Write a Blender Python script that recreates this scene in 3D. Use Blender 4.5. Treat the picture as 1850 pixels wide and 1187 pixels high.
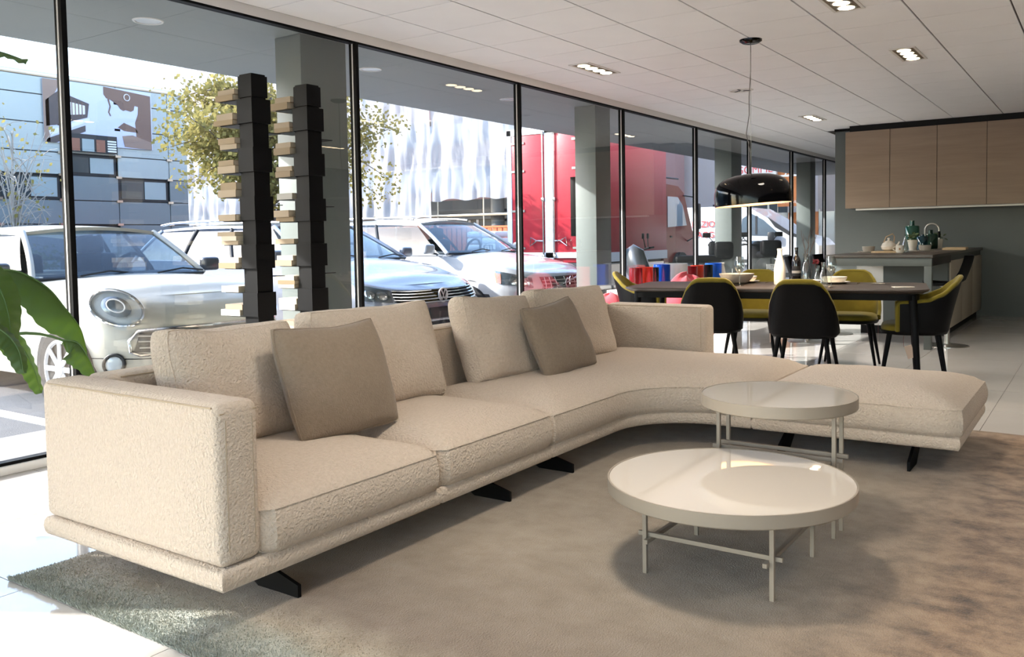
import bpy, bmesh, math, random
from math import sin, cos, pi, radians as RAD, sqrt, exp
from mathutils import Vector, Matrix, noise as MN
random.seed(7)
SC = bpy.context.scene
COL = SC.collection
for _o in list(bpy.data.objects):
    bpy.data.objects.remove(_o)

# ------------------------------------------------------------------ camera
# x runs along the shop window, y points out to the street, z is up; the lens sits 1.18 m above the floor
F_PX, CX_PX, CY_PX = 1560.66, 940.38, 509.96
YAW, PITCH, ROLL = RAD(34.1818), RAD(2.88798), RAD(0.914558)
cd = bpy.data.cameras.new('camera')
cd.sensor_width = 36.0
cd.lens = F_PX / 1850 * 36.0
cd.shift_x = (925.0 - CX_PX) / 1850
cd.shift_y = (CY_PX - 593.5) / 1850
cd.clip_start, cd.clip_end = 0.05, 400
cam = bpy.data.objects.new('camera', cd)
COL.objects.link(cam)
_f = Vector((cos(YAW) * cos(PITCH), sin(YAW) * cos(PITCH), -sin(PITCH)))
_r = _f.cross(Vector((0, 0, 1))).normalized()
_d = _f.cross(_r)
_r2 = cos(ROLL) * _r + sin(ROLL) * _d
_d2 = -sin(ROLL) * _r + cos(ROLL) * _d
_m = Matrix((_r2, -_d2, -_f)).transposed().to_4x4()
_m.translation = Vector((0, 0, 1.18))
cam.matrix_world = _m
SC.camera = cam

# ------------------------------------------------------------------ sky, sun, exposure
SUN_DIR = Vector((0.50, -0.866, -0.520)).normalized()      # the way the light travels
wd = bpy.data.worlds.new('world')
SC.world = wd
wd.use_nodes = True
nt = wd.node_tree
nt.nodes.clear()
_out = nt.nodes.new('ShaderNodeOutputWorld')
_bg = nt.nodes.new('ShaderNodeBackground')
_sky = nt.nodes.new('ShaderNodeTexSky')
_sky.sky_type = 'NISHITA'
_sky.sun_disc = False
_sky.sun_elevation = RAD(28.6)
_sky.sun_rotation = math.atan2(-SUN_DIR.x, -SUN_DIR.y)
_sky.air_density, _sky.dust_density, _sky.ozone_density = 1.0, 1.2, 1.0
_bg.inputs['Strength'].default_value = 0.55
nt.links.new(_sky.outputs['Color'], _bg.inputs['Color'])
nt.links.new(_bg.outputs['Background'], _out.inputs['Surface'])
sl = bpy.data.lights.new('sun', 'SUN')
sl.energy = 6.5
sl.color = (1.0, 0.96, 0.91)
sl.angle = RAD(0.6)
sun = bpy.data.objects.new('sun', sl)
COL.objects.link(sun)
sun.rotation_euler = SUN_DIR.to_track_quat('-Z', 'Y').to_euler()
sun.location = (-6, 14, 10)
SC.view_settings.view_transform = 'Standard'
SC.view_settings.look = 'None'
SC.view_settings.gamma = 1.0
SC.view_settings.use_curve_mapping = False
SC.view_settings.exposure = 1.30
SC.cycles.max_bounces = 8
SC.cycles.diffuse_bounces = 5
SC.cycles.adaptive_threshold = 0.02
SC.cycles.glossy_bounces = 4
SC.cycles.transmission_bounces = 6
SC.cycles.transparent_max_bounces = 16
SC.cycles.sample_clamp_indirect = 6.0
SC.cycles.caustics_reflective = False
SC.cycles.caustics_refractive = False

# ------------------------------------------------------------------ materials
def lin(c):
    if isinstance(c, str):
        c = tuple(int(c[i:i + 2], 16) for i in (0, 2, 4))
    return tuple(((v / 255) / 12.92 if v / 255 <= 0.04045 else ((v / 255 + 0.055) / 1.055) ** 2.4) for v in c) + (1.0,)

MATS = {}
def M(name, col='cccccc', rough=0.5, metal=0.0, var=None, bump=None, spec=None, coat=0.0, sheen=0.0, emit=None, stretch=None, trans=0.0):
    """var=(scale, second colour, contrast) noise mottling; bump=(scale, distance, detail)"""
    if name in MATS:
        return MATS[name]
    m = bpy.data.materials.new(name)
    m.use_nodes = True
    t = m.node_tree
    b = t.nodes['Principled BSDF']
    b.inputs['Base Color'].default_value = lin(col)
    b.inputs['Roughness'].default_value = rough
    b.inputs['Metallic'].default_value = metal
    if spec is not None:
        b.inputs['Specular IOR Level'].default_value = spec
    if coat:
        b.inputs['Coat Weight'].default_value = coat
        b.inputs['Coat Roughness'].default_value = 0.03
    if sheen:
        b.inputs['Sheen Weight'].default_value = sheen
        b.inputs['Sheen Roughness'].default_value = 0.5
    if trans:
        b.inputs['Transmission Weight'].default_value = trans
    if emit:
        b.inputs['Emission Color'].default_value = lin(emit[0])
        b.inputs['Emission Strength'].default_value = emit[1]
    vec = None
    if var or bump:
        tc = t.nodes.new('ShaderNodeTexCoord')
        mp = t.nodes.new('ShaderNodeMapping')
        if stretch:
            mp.inputs['Scale'].default_value = stretch
        t.links.new(tc.outputs['Object'], mp.inputs['Vector'])
        vec = mp.outputs['Vector']
    if var:
        n = t.nodes.new('ShaderNodeTexNoise')
        n.inputs['Scale'].default_value = var[0]
        n.inputs['Detail'].default_value = 5
        t.links.new(vec, n.inputs['Vector'])
        r = t.nodes.new('ShaderNodeValToRGB')
        c = var[2] if len(var) > 2 else 0.25
        r.color_ramp.elements[0].position = 0.5 - c
        r.color_ramp.elements[1].position = 0.5 + c
        r.color_ramp.elements[0].color = lin(var[1])
        r.color_ramp.elements[1].color = lin(col)
        t.links.new(n.outputs['Fac'], r.inputs['Fac'])
        t.links.new(r.outputs['Color'], b.inputs['Base Color'])
    if bump:
        n = t.nodes.new('ShaderNodeTexNoise')
        n.inputs['Scale'].default_value = bump[0]
        n.inputs['Detail'].default_value = bump[2] if len(bump) > 2 else 2
        t.links.new(vec, n.inputs['Vector'])
        bp = t.nodes.new('ShaderNodeBump')
        bp.inputs['Strength'].default_value = 1.0
        bp.inputs['Distance'].default_value = bump[1]
        t.links.new(n.outputs['Fac'], bp.inputs['Height'])
        t.links.new(bp.outputs['Normal'], b.inputs['Normal'])
    MATS[name] = m
    return m

def thin_glass(name, tint='f6f7f7', refl=1.0, ior=1.5, dark=0.0):
    """a thin sheet: straight-through light with Fresnel reflection"""
    if name in MATS:
        return MATS[name]
    m = bpy.data.materials.new(name)
    m.use_nodes = True
    t = m.node_tree
    t.nodes.clear()
    o = t.nodes.new('ShaderNodeOutputMaterial')
    tr = t.nodes.new('ShaderNodeBsdfTransparent')
    tr.inputs['Color'].default_value = lin(tint)
    gl = t.nodes.new('ShaderNodeBsdfGlossy')
    gl.inputs['Roughness'].default_value = 0.0
    gl.inputs['Color'].default_value = (refl, refl, refl, 1)
    fr = t.nodes.new('ShaderNodeFresnel')
    # the same reflection from either side of the sheet
    ge = t.nodes.new('ShaderNodeNewGeometry')
    im = t.nodes.new('ShaderNodeMix'); im.data_type = 'FLOAT'
    im.inputs[2].default_value = ior; im.inputs[3].default_value = 1.0 / ior
    t.links.new(ge.outputs['Backfacing'], im.inputs[0])
    t.links.new(im.outputs[0], fr.inputs['IOR'])
    mx = t.nodes.new('ShaderNodeMixShader')
    t.links.new(fr.outputs['Fac'], mx.inputs['Fac'])
    t.links.new(tr.outputs['BSDF'], mx.inputs[1])
    t.links.new(gl.outputs['BSDF'], mx.inputs[2])
    t.links.new(mx.outputs['Shader'], o.inputs['Surface'])
    MATS[name] = m
    return m

def sheer(name, col, alpha, rough=0.6):
    """half see-through sheet or leaf: diffuse + translucent mixed with transparent"""
    if name in MATS:
        return MATS[name]
    m = bpy.data.materials.new(name)
    m.use_nodes = True
    t = m.node_tree
    t.nodes.clear()
    o = t.nodes.new('ShaderNodeOutputMaterial')
    df = t.nodes.new('ShaderNodeBsdfDiffuse')
    df.inputs['Color'].default_value = lin(col)
    tl = t.nodes.new('ShaderNodeBsdfTranslucent')
    tl.inputs['Color'].default_value = lin(col)
    tr = t.nodes.new('ShaderNodeBsdfTransparent')
    a = t.nodes.new('ShaderNodeMixShader')
    a.inputs['Fac'].default_value = 0.45
    b = t.nodes.new('ShaderNodeMixShader')
    b.inputs['Fac'].default_value = alpha
    t.links.new(df.outputs['BSDF'], a.inputs[1])
    t.links.new(tl.outputs['BSDF'], a.inputs[2])
    t.links.new(tr.outputs['BSDF'], b.inputs[1])
    t.links.new(a.outputs['Shader'], b.inputs[2])
    t.links.new(b.outputs['Shader'], o.inputs['Surface'])
    MATS[name] = m
    return m

# ------------------------------------------------------------------ building helpers
def tag(o, label=None, cat=None, group=None, kind=None):
    if label: o['label'] = label
    if cat: o['category'] = cat
    if group: o['group'] = group
    if kind: o['kind'] = kind
    return o

def empty(name, loc=(0, 0, 0), rz=0.0, label=None, cat=None, group=None, kind=None, parent=None):
    o = bpy.data.objects.new(name, None)
    o.empty_display_size = 0.1
    COL.objects.link(o)
    o.location = loc
    o.rotation_euler = (0, 0, rz)
    if parent: o.parent = parent
    return tag(o, label, cat, group, kind)

def link(name, me, parent=None, loc=None, rz=None):
    o = bpy.data.objects.new(name, me)
    COL.objects.link(o)
    if parent: o.parent = parent
    if loc is not None: o.location = loc
    if rz is not None: o.rotation_euler = (0, 0, rz)
    return o

class B:
    """collects shapes for ONE mesh"""
    def __init__(s):
        s.bm = bmesh.new()
    def box(s, c, d, bev=0.0, seg=2, rot=None):
        r = bmesh.ops.create_cube(s.bm, size=1.0)
        vs = r['verts']
        bmesh.ops.scale(s.bm, vec=Vector(d), verts=vs)
        if bev > 0:
            es = list({e for v in vs for e in v.link_edges})
            g = bmesh.ops.bevel(s.bm, geom=es, offset=bev, segments=seg, profile=0.5, affect='EDGES')
            vs = list({v for f in g['faces'] for v in f.verts} | {v for v in vs if v.is_valid})
            seen = set(vs); st = list(vs)
            while st:
                v = st.pop()
                for e in v.link_edges:
                    w = e.other_vert(v)
                    if w not in seen:
                        seen.add(w); st.append(w)
            vs = list(seen)
        if rot is not None:
            bmesh.ops.rotate(s.bm, cent=(0, 0, 0), matrix=rot, verts=vs)
        bmesh.ops.translate(s.bm, vec=Vector(c), verts=vs)
        return s
    def b2(s, lo, hi, bev=0.0, seg=2):
        return s.box([(a + b) / 2 for a, b in zip(lo, hi)], [abs(b - a) for a, b in zip(lo, hi)], bev, seg)
    def grid(s, pts, closed_u=False, closed_v=False):
        """pts[i][j] -> quads"""
        n, m = len(pts), len(pts[0])
        vs = [[s.bm.verts.new(p) for p in row] for row in pts]
        for i in range(n if closed_u else n - 1):
            for j in range(m if closed_v else m - 1):
                q = [vs[i][j], vs[(i + 1) % n][j], vs[(i + 1) % n][(j + 1) % m], vs[i][(j + 1) % m]]
                try: s.bm.faces.new(q)
                except ValueError: pass
        return vs
    def cap(s, row):
        try: s.bm.faces.new(row)
        except ValueError: pass
    def cyl(s, p0, p1, r0, r1=None, n=12, caps=True):
        r1 = r0 if r1 is None else r1
        p0, p1 = Vector(p0), Vector(p1)
        d = (p1 - p0).normalized()
        a = d.orthogonal().normalized(); b = d.cross(a)
        rows = [[p + r * (cos(2 * pi * k / n) * a + sin(2 * pi * k / n) * b) for k in range(n)] for p, r in ((p0, r0), (p1, r1))]
        vs = s.grid(rows, closed_v=True)
        if caps: s.cap(vs[0][::-1]); s.cap(vs[1])
        return s
    def tube(s, path, r, n=8, caps=True, closed=False):
        P = [Vector(p) for p in path]
        R = r if isinstance(r, (list, tuple)) else [r] * len(P)
        rows = []; up = None
        for i, p in enumerate(P):
            if closed: d = (P[(i + 1) % len(P)] - P[i - 1]).normalized()
            else: d = (P[min(i + 1, len(P) - 1)] - P[max(i - 1, 0)]).normalized()
            if up is None: up = d.orthogonal().normalized()
            up = (up - d * up.dot(d))
            if up.length < 1e-6: up = d.orthogonal()
            up.normalize()
            b = d.cross(up)
            rows.append([p + R[i] * (cos(2 * pi * k / n) * up + sin(2 * pi * k / n) * b) for k in range(n)])
        vs = s.grid(rows, closed_u=closed, closed_v=True)
        if caps and not closed: s.cap(vs[0][::-1]); s.cap(vs[-1])
        return s
    def lathe(s, prof, c=(0, 0, 0), n=32, capb=True, capt=True):
        c = Vector(c)
        rows = [[c + Vector((r * cos(2 * pi * k / n), r * sin(2 * pi * k / n), z)) for k in range(n)] for r, z in prof]
        vs = s.grid(rows, closed_v=True)
        if capb and prof[0][0] > 1e-4: s.cap(vs[0][::-1])
        if capt and prof[-1][0] > 1e-4: s.cap(vs[-1])
        return s
    def prism(s, poly, axis, a, b):
        """extrude a 2D polygon; axis 'x': poly=(y,z), 'y': (x,z), 'z': (x,y)"""
        def P(u, v, w):
            return {'x': (w, u, v), 'y': (u, w, v), 'z': (u, v, w)}[axis]
        v0 = [s.bm.verts.new(P(u, v, a)) for u, v in poly]
        v1 = [s.bm.verts.new(P(u, v, b)) for u, v in poly]
        n = len(poly)
        for i in range(n):
            s.cap([v0[i], v0[(i + 1) % n], v1[(i + 1) % n], v1[i]])
        s.cap(v0[::-1]); s.cap(v1)
        return s
    def poly(s, pts):
        s.cap([s.bm.verts.new(p) for p in pts]); return s
    def mesh(s, name, mat, smooth=35):
        bmesh.ops.remove_doubles(s.bm, verts=s.bm.verts, dist=1e-5)
        bmesh.ops.recalc_face_normals(s.bm, faces=s.bm.faces)
        if smooth:
            lim = RAD(smooth)
            for f in s.bm.faces: f.smooth = True
            for e in s.bm.edges:
                e.smooth = len(e.link_faces) == 2 and e.calc_face_angle(0) < lim
        me = bpy.data.meshes.new(name)
        s.bm.to_mesh(me); s.bm.free()
        for mm in (mat if isinstance(mat, (list, tuple)) else [mat]):
            me.materials.append(mm)
        return me
    def obj(s, name, mat, parent=None, loc=None, rz=None, smooth=35):
        return link(name, s.mesh(name, mat, smooth), parent, loc, rz)

def text_obj(name, body, size, mat, parent, loc, rot, extrude=0.003, align='CENTER'):
    c = bpy.data.curves.new(name, 'FONT')
    c.body = body; c.size = size; c.extrude = extrude; c.align_x = align; c.align_y = 'CENTER'
    o = bpy.data.objects.new(name, c)
    COL.objects.link(o)
    bpy.context.view_layer.update()
    me = bpy.data.meshes.new_from_object(o)
    bpy.data.objects.remove(o); bpy.data.curves.remove(c)
    me.materials.clear(); me.materials.append(mat)
    q = link(name, me, parent, loc)
    q.rotation_euler = rot
    return q

def copy_tree(o, parent=None):
    c = o.copy(); COL.objects.link(c)
    if parent is not None: c.parent = parent
    for ch in o.children: copy_tree(ch, c)
    return c

def lerp(a, b, t): return a + (b - a) * t
def interp(xs, ys, x):
    if x <= xs[0]: return ys[0]
    for i in range(1, len(xs)):
        if x <= xs[i]:
            t = (x - xs[i - 1]) / (xs[i] - xs[i - 1]); t = t * t * (3 - 2 * t) * 0.5 + t * 0.5
            return lerp(ys[i - 1], ys[i], t)
    return ys[-1]
def bez(p0, p1, p2, p3, n):
    P = [Vector(p) for p in (p0, p1, p2, p3)]
    return [(1 - t) ** 3 * P[0] + 3 * (1 - t) ** 2 * t * P[1] + 3 * (1 - t) * t * t * P[2] + t ** 3 * P[3] for t in (i / n for i in range(n + 1))]
# ------------------------------------------------------------------ palette
def fabric(name, col, col2, gscale=95, gdist=0.005):
    m = M(name, col, rough=0.92, var=(70, col2, 0.3), bump=(gscale, gdist, 3), spec=0.15, sheen=0.2)
    return m
m_cream = fabric('cream_boucle', 'd3c3b1', 'c5b4a0', 105, 0.011)
m_taupe = fabric('taupe_weave', '8f7f6d', '837361', 170, 0.0035)
m_seam = M('seam_thread', 'ad9b82', 0.9)
m_black = M('black_metal', '06070a', 0.5, 0.0, spec=0.15)
m_satin = M('satin_black', '050608', 0.55, spec=0.12)
m_white = M('white_paint', 'e9e7e2', 0.6, bump=(60, 0.0004))
m_ceil = M('ceiling_tile_white', 'f5f5f5', 0.75, var=(3, 'f0f0f0', 0.3), bump=(300, 0.0004))
m_groove = M('ceiling_groove', '4c4845', 0.9)
m_wall = M('grey_green_wall', '5a605e', 0.55, var=(2, '565b59', 0.3))
m_wallw = M('white_wall', 'e6e3dd', 0.8, bump=(120, 0.0004))
m_tile = M('polished_floor_tile', 'c8c4bf', 0.06, var=(2.2, 'c0bcb6', 0.3), spec=0.55)
m_grout = M('floor_grout', '8f8c87', 0.8)
m_frame = M('anodised_frame', 'd6d3d0', 0.5)
m_chrome = M('chrome', 'e8e8ea', 0.08, 1.0)
m_steel = M('brushed_steel', 'b5b3ae', 0.28, 0.95)
m_pane = thin_glass('window_glass', 'f2f3f3')
m_glass = thin_glass('clear_glass', 'ecf0f0', ior=2.0)
m_soffit = M('soffit_grey', '8f9592', 0.6, var=(1.5, '898f8c', 0.3))
m_column = M('column_paint', '7a8381', 0.45, var=(2, '737c7a', 0.3))
m_asphalt = M('asphalt', '62646a', 0.9, var=(9, '575a60', 0.25), bump=(120, 0.004))
m_pavement = M('pavement_concrete', '949596', 0.85, var=(5, '898a8b', 0.3), bump=(80, 0.002))
m_line = M('road_paint', 'f0f1f0', 0.7)
m_lamp = M('lit_lamp', 'fff2dc', 0.4, emit=('ffe3b8', 5.0))
m_bodywhite = M('lamp_frame_white', 'd9d6d1', 0.4)

YG = 4.74          # glass line
ZC = 2.75          # ceiling
# ------------------------------------------------------------------ floor with its tiles
FT = 0.822
floor = B().b2((-3.6, -4.6, -0.12), (19.6, YG + 0.06, -0.004)).obj('floor', m_grout)
tag(floor, kind='structure')
g = B().box((0, 0, -0.004), (FT - 0.004, FT - 0.004, 0.008)).mesh('tile', m_tile, 0)
for i in range(-7, 23):
    for j in range(-11, 2):
        x0, y0 = 1.457 + FT * i, 3.895 + FT * j
        if x0 < -3.6 or x0 + FT > 19.6 or y0 + FT > YG + 0.02 or y0 < -4.6: continue
        if y0 < -2.5 and x0 < 1: continue
        if x0 > 13.6 and y0 < 2.4: continue
        link('tile', g, floor, (x0 + FT / 2, y0 + FT / 2, 0))
tag(B().b2((-3.6, -4.6, -0.006), (1.0, -2.5, -0.001)).obj('tile', m_tile, floor), kind='stuff')

# ------------------------------------------------------------------ ceiling with its tiles
ceiling = B().b2((-3.7, -4.7, ZC + 0.012), (19.7, YG, ZC + 0.05)).obj('ceiling', m_groove)
tag(ceiling, kind='structure')
TX, TY = 0.611, 0.605
gm = B().box((0, 0, 0.006), (TX - 0.007, TY - 0.013, 0.012)).mesh('tile', m_ceil, 0)
gn = B().box((0, 0, 0.006), (TX - 0.007, 0.50, 0.012)).mesh('tile', m_ceil, 0)
rest = B()
for i in range(-14, 25):
    for j in range(-15, 1):
        x0, y1 = 4.55 + TX * i, 4.2 - TY * (j + 14 - 14)
        y0 = 4.2 + TY * j
        if x0 < -3.7 or x0 + TX > 19.7 or y0 < -4.8: continue
        if x0 > 13.2 and y0 < 3.0: continue
        c = (x0 + TX / 2, y0 + TY / 2, ZC)
        if j == 0:
            c = (x0 + TX / 2, 4.2 + 0.004 + 0.25, ZC)
        if x0 > 2.0 and y0 > 0.4:
            link('tile', gn if j == 0 else gm, ceiling, c)
        else:
            rest.box((c[0], c[1], c[2] + 0.006), (TX - 0.004, 0.50 if j == 0 else TY - 0.013, 0.012))
tag(rest.obj('tile', m_ceil, ceiling, smooth=0), kind='stuff')
# slab above the showroom
tag(B().b2((-4.2, -4.9, ZC + 0.06), (24, YG + 0.2, 3.5)).obj('roof', m_wallw), kind='structure')

# ------------------------------------------------------------------ walls
tag(B().b2((-3.7, -4.75, 0), (13.75, -4.6, ZC)).obj('wall_back', M('taupe_wall', '77726d', 0.7)), kind='structure')
tag(B().b2((13.6, -4.6, 0), (13.78, 3.43, ZC)).obj('wall_kitchen', m_wall), kind='structure')
tag(B().b2((13.78, 3.25, 0), (19.6, 3.40, ZC)).obj('wall_corridor', m_wall), kind='structure')
tag(B().b2((19.45, 3.40, 0), (19.6, YG, ZC)).obj('wall_end', m_wall), kind='structure')
tag(B().b2((13.55, -4.6, ZC - 0.035), (13.6, 3.43, ZC)).obj('trim_1', m_satin), kind='structure')

# ------------------------------------------------------------------ front shop window: panes between thin dark mullions
win = empty('window_1', (0, YG, 0), kind='structure')
B().b2((-3.6, -0.05, 0.0), (19.45, 0.05, 0.045), 0.004).obj('sill', m_white, win)
B().b2((-3.6, -0.03, 0.045), (19.45, 0.03, 0.062)).obj('sill_gasket', m_satin, win)
B().b2((-3.6, -0.035, ZC - 0.066), (19.45, 0.05, ZC), 0.003).obj('header', m_frame, win)
B().b2((-3.6, -0.03, ZC - 0.082), (19.45, 0.03, ZC - 0.066)).obj('header_gasket', m_satin, win)
MX = [-3.55, -1.84, 0.36, 2.557, 4.781, 6.977, 9.146, 11.334, 13.523, 15.75, 17.95, 19.4]
mul = B().b2((-0.015, -0.035, 0.05), (0.015, 0.035, ZC - 0.07)).mesh('mullion', m_satin)
edge = B().b2((-0.019, -0.006, 0.05), (-0.0152, 0.006, ZC - 0.07)).mesh('edge_strip', m_frame)
for x in MX:
    q = link('mullion', mul, win, (x, 0, 0)); link('edge_strip', edge, q)
for a, b in zip(MX, MX[1:]):
    B().b2((a + 0.012, -0.001, 0.05), (b - 0.012, 0.001, ZC - 0.07)).obj('pane', m_pane, win)
# glazed side wall on the left of the showroom, outside the photograph
win2 = empty('window_2', (-3.6, 0, 0), kind='structure')
B().b2((-0.05, -4.6, 0.0), (0.05, YG - 0.06, 0.05)).obj('sill', m_white, win2)
B().b2((-0.05, -4.6, ZC - 0.08), (0.05, YG - 0.06, ZC)).obj('header', m_frame, win2)
for k in range(6):
    y = -4.55 + k * 1.83
    B().b2((-0.035, y - 0.015, 0.05), (0.035, y + 0.015, ZC - 0.08)).obj('mullion', m_satin, win2)
    if k < 5: B().b2((-0.001, y + 0.016, 0.05), (0.001, y + 1.81, ZC - 0.08)).obj('pane', m_pane, win2)

# ------------------------------------------------------------------ canopy over the pavement
SY = 6.85
canopy = B().b2((-8, YG + 0.06, ZC + 0.012), (24, SY, ZC + 0.35)).obj('canopy', m_soffit)
tag(canopy, kind='structure')
pw, pd = 1.10, (SY - YG - 0.1) / 2
pm = B().box((0, 0, 0.006), (pw - 0.004, pd - 0.004, 0.012)).mesh('panel', m_soffit, 0)
for i in range(-2, 20):
    for j in range(2):
        link('panel', pm, canopy, (0.36 + pw * (i + 0.5), YG + 0.09 + pd * (j + 0.5), ZC))
dl = B().lathe([(0.105, 0), (0.10, -0.006), (0.088, -0.006), (0.085, 0.002)], n=36, capt=True).mesh('ring', m_white)
dg = B().lathe([(0.083, -0.002), (0.02, -0.004), (0.0, -0.004)], n=36).mesh('lens', M('lamp_lens_off', 'd5dbdb', 0.25))
for k, (x, nm) in enumerate(((3.64, 'above the cream hatchback'), (5.86, 'left of the second black mullion'), (8.07, 'beside the third black mullion'))):
    e = empty('soffit_downlight', (x, 5.60, ZC), label='round white unlit downlight in the grey canopy ' + nm, cat='downlight', group='unlit canopy downlights')
    link('ring', dl, e); link('lens', dg, e)
# columns under the canopy
for k, x in enumerate((0.09, 4.53, 9.06, 13.55, 18.05)):
    c = B().b2((x, 5.045, -0.03), (x + 0.37 + 0.1 * (k % 2), 5.33, ZC), 0.004).obj('column', m_column)
    tag(c, kind='structure')
# black sign box on the column beside the truck
e = empty('sign_box', (9.06, 5.36, 0), label='flat black sign box fixed to the column in front of the red truck', cat='sign')
B().b2((0.03, -0.028, 1.20), (0.40, 0.06, 1.92), 0.004).obj('case', m_satin, e)
B().b2((0.06, 0.06, 1.24), (0.37, 0.066, 1.88)).obj('face', M('sign_face', '24272b', 0.3), e)
B().b2((0.12, -0.03, 1.50), (0.2, -0.02, 1.58)).obj('bracket', m_steel, e)

# unseen block added beyond the canopy so the truck mirrors less bright sky
tag(B().b2((24, -12, -0.05), (70, 4.7, 9)).obj('unseen_neighbour_block', M('neighbour_render', '8d8780', 0.8)), kind='structure')
# ------------------------------------------------------------------ ground outside
tag(B().b2((-40, YG + 0.06, -0.3), (90, 5.72, -0.03)).obj('pavement', m_pavement), kind='structure')
tag(B().b2((-40, 5.72, -0.3), (90, 80, -0.06)).obj('street', m_asphalt), kind='structure')
tag(B().b2((-40, -40, -0.3), (-3.7, YG + 0.06, -0.05)).obj('forecourt', M('light_paving', 'b2b4b7', 0.85, var=(5, 'a6a8ab', 0.3))), kind='structure')
tag(B().b2((-40, 5.70, -0.06), (90, 5.80, -0.032), 0.008).obj('kerb', m_pavement), kind='structure')
for x in (0.6, 3.10, 5.75, 8.42, 11.1):
    tag(B().b2((x - 0.06, 5.95, -0.0598), (x + 0.06, 10.9, -0.056)).obj('parking_line', m_line), kind='structure')
# ------------------------------------------------------------------ sofa
SX0, SYF, SYB = 1.57, 2.148, 3.16
Z0, Z1 = 0.14, 0.208
def wrinkle(p, s=6.0, a=0.004, off=0.0):
    return a * (MN.noise(Vector((p[0] * s + off, p[1] * s, p[2] * s))) + 0.5 * MN.noise(Vector((p[0] * s * 2.3 + off, p[1] * s * 2.3, p[2] * s * 2.3))))

def seg_dist(p, a, b):
    ax, ay = a; bx, by = b
    dx, dy = bx - ax, by - ay
    L = dx * dx + dy * dy
    t = 0 if L == 0 else max(0, min(1, ((p[0] - ax) * dx + (p[1] - ay) * dy) / L))
    return math.hypot(p[0] - ax - t * dx, p[1] - ay - t * dy)

def seat_pad(name, parent, front, back, z0, ze, zc, mat, bulge=0.014, fall=0.11, soft=None):
    """padded seat between a front and a back curve; ze = height of the edge seam, zc = height of the crown"""
    n = len(front)
    ts = [0, .012, .03, .06, .1, .15, .21, .28, .36, .44, .52, .6, .68, .76, .83, .89, .94, .97, .988, 1]
    outline = front + back[::-1]
    segs = list(zip(outline, outline[1:] + outline[:1]))
    rows = []
    for f, k in zip(front, back):
        row = []
        for t in ts:
            p = (lerp(f[0], k[0], t), lerp(f[1], k[1], t))
            d = min(seg_dist(p, a, b) for a, b in segs)
            z = ze + (zc - ze) * (1 - exp(-d / fall)) + 0.004 * (1 - exp(-d / 0.008))
            if soft: z += soft(p, d)
            z += wrinkle((p[0], p[1], 0), 4.0, 0.006) * (1 - exp(-d / 0.1))
            row.append((p[0], p[1], z))
        rows.append(row)
    b = B()
    b.grid(rows)
    # side wall
    loop = [rows[i][0] for i in range(n)] + [rows[-1][j] for j in range(1, len(ts))] + [rows[i][-1] for i in range(n - 2, -1, -1)] + [rows[0][j] for j in range(len(ts) - 2, 0, -1)]
    m = len(loop)
    area = sum(loop[i][0] * loop[(i + 1) % m][1] - loop[(i + 1) % m][0] * loop[i][1] for i in range(m))
    sg = 1 if area > 0 else -1
    nr = []
    for i in range(m):
        a, c = loop[i - 1], loop[(i + 1) % m]
        d = Vector((c[0] - a[0], c[1] - a[1]))
        if d.length < 1e-9: d = Vector((1, 0))
        d.normalize()
        nr.append((sg * d.y, -sg * d.x))
    K = 8
    wall = []
    for i in range(m):
        col = []
        for k in range(K + 1):
            t = k / K
            o = bulge * sin(pi * min(1, t * 1.0)) - (0.012 if k == K else 0)
            z = lerp(loop[i][2], z0, t)
            o += wrinkle((loop[i][0] * 2, loop[i][1] * 2, z), 5, 0.004) * sin(pi * t)
            col.append((loop[i][0] + nr[i][0] * o, loop[i][1] + nr[i][1] * o, z))
        wall.append(col)
    vs = b.grid(wall, closed_u=True)
    b.cap([c[-1] for c in vs])
    o = b.obj(name, mat, parent, smooth=34)
    # seam piping along the front edge
    s = B().tube([(p[0], p[1], p[2] + 0.001) for p in [r[0] for r in rows]], 0.0036, 6)
    s.obj('piping', m_cream, o)
    return o

def rect_curves(x0, x1, yf, yb, n=22, r=0.035):
    """front / back polylines with rounded plan corners"""
    fr, bk = [], []
    for i in range(n + 1):
        t = i / n
        x = lerp(x0, x1, t)
        e = min(x - x0, x1 - x)
        k = 0 if e >= r else r - sqrt(max(0, r * r - (r - e) ** 2))
        fr.append((x, yf + k)); bk.append((x, yb - k * 0.4))
    return fr, bk

sofa = empty('corner_sofa', (SX0, SYF, 0), label='large cream boucle corner sofa with curved inner corner and open chaise end', cat='sofa')
# B from here on is modelled in room coordinates (parts cancel their parent's offset); L is modelled in the parent's own space
L = B
class RoomB(L):
    def obj(s, name, mat, parent=None, loc=None, rz=None, smooth=35):
        o = L.obj(s, name, mat, parent, loc, rz, smooth)
        if parent is not None and parent.type == 'EMPTY':
            o.matrix_parent_inverse = Matrix.Translation(-parent.location)
        return o
B = RoomB
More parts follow.
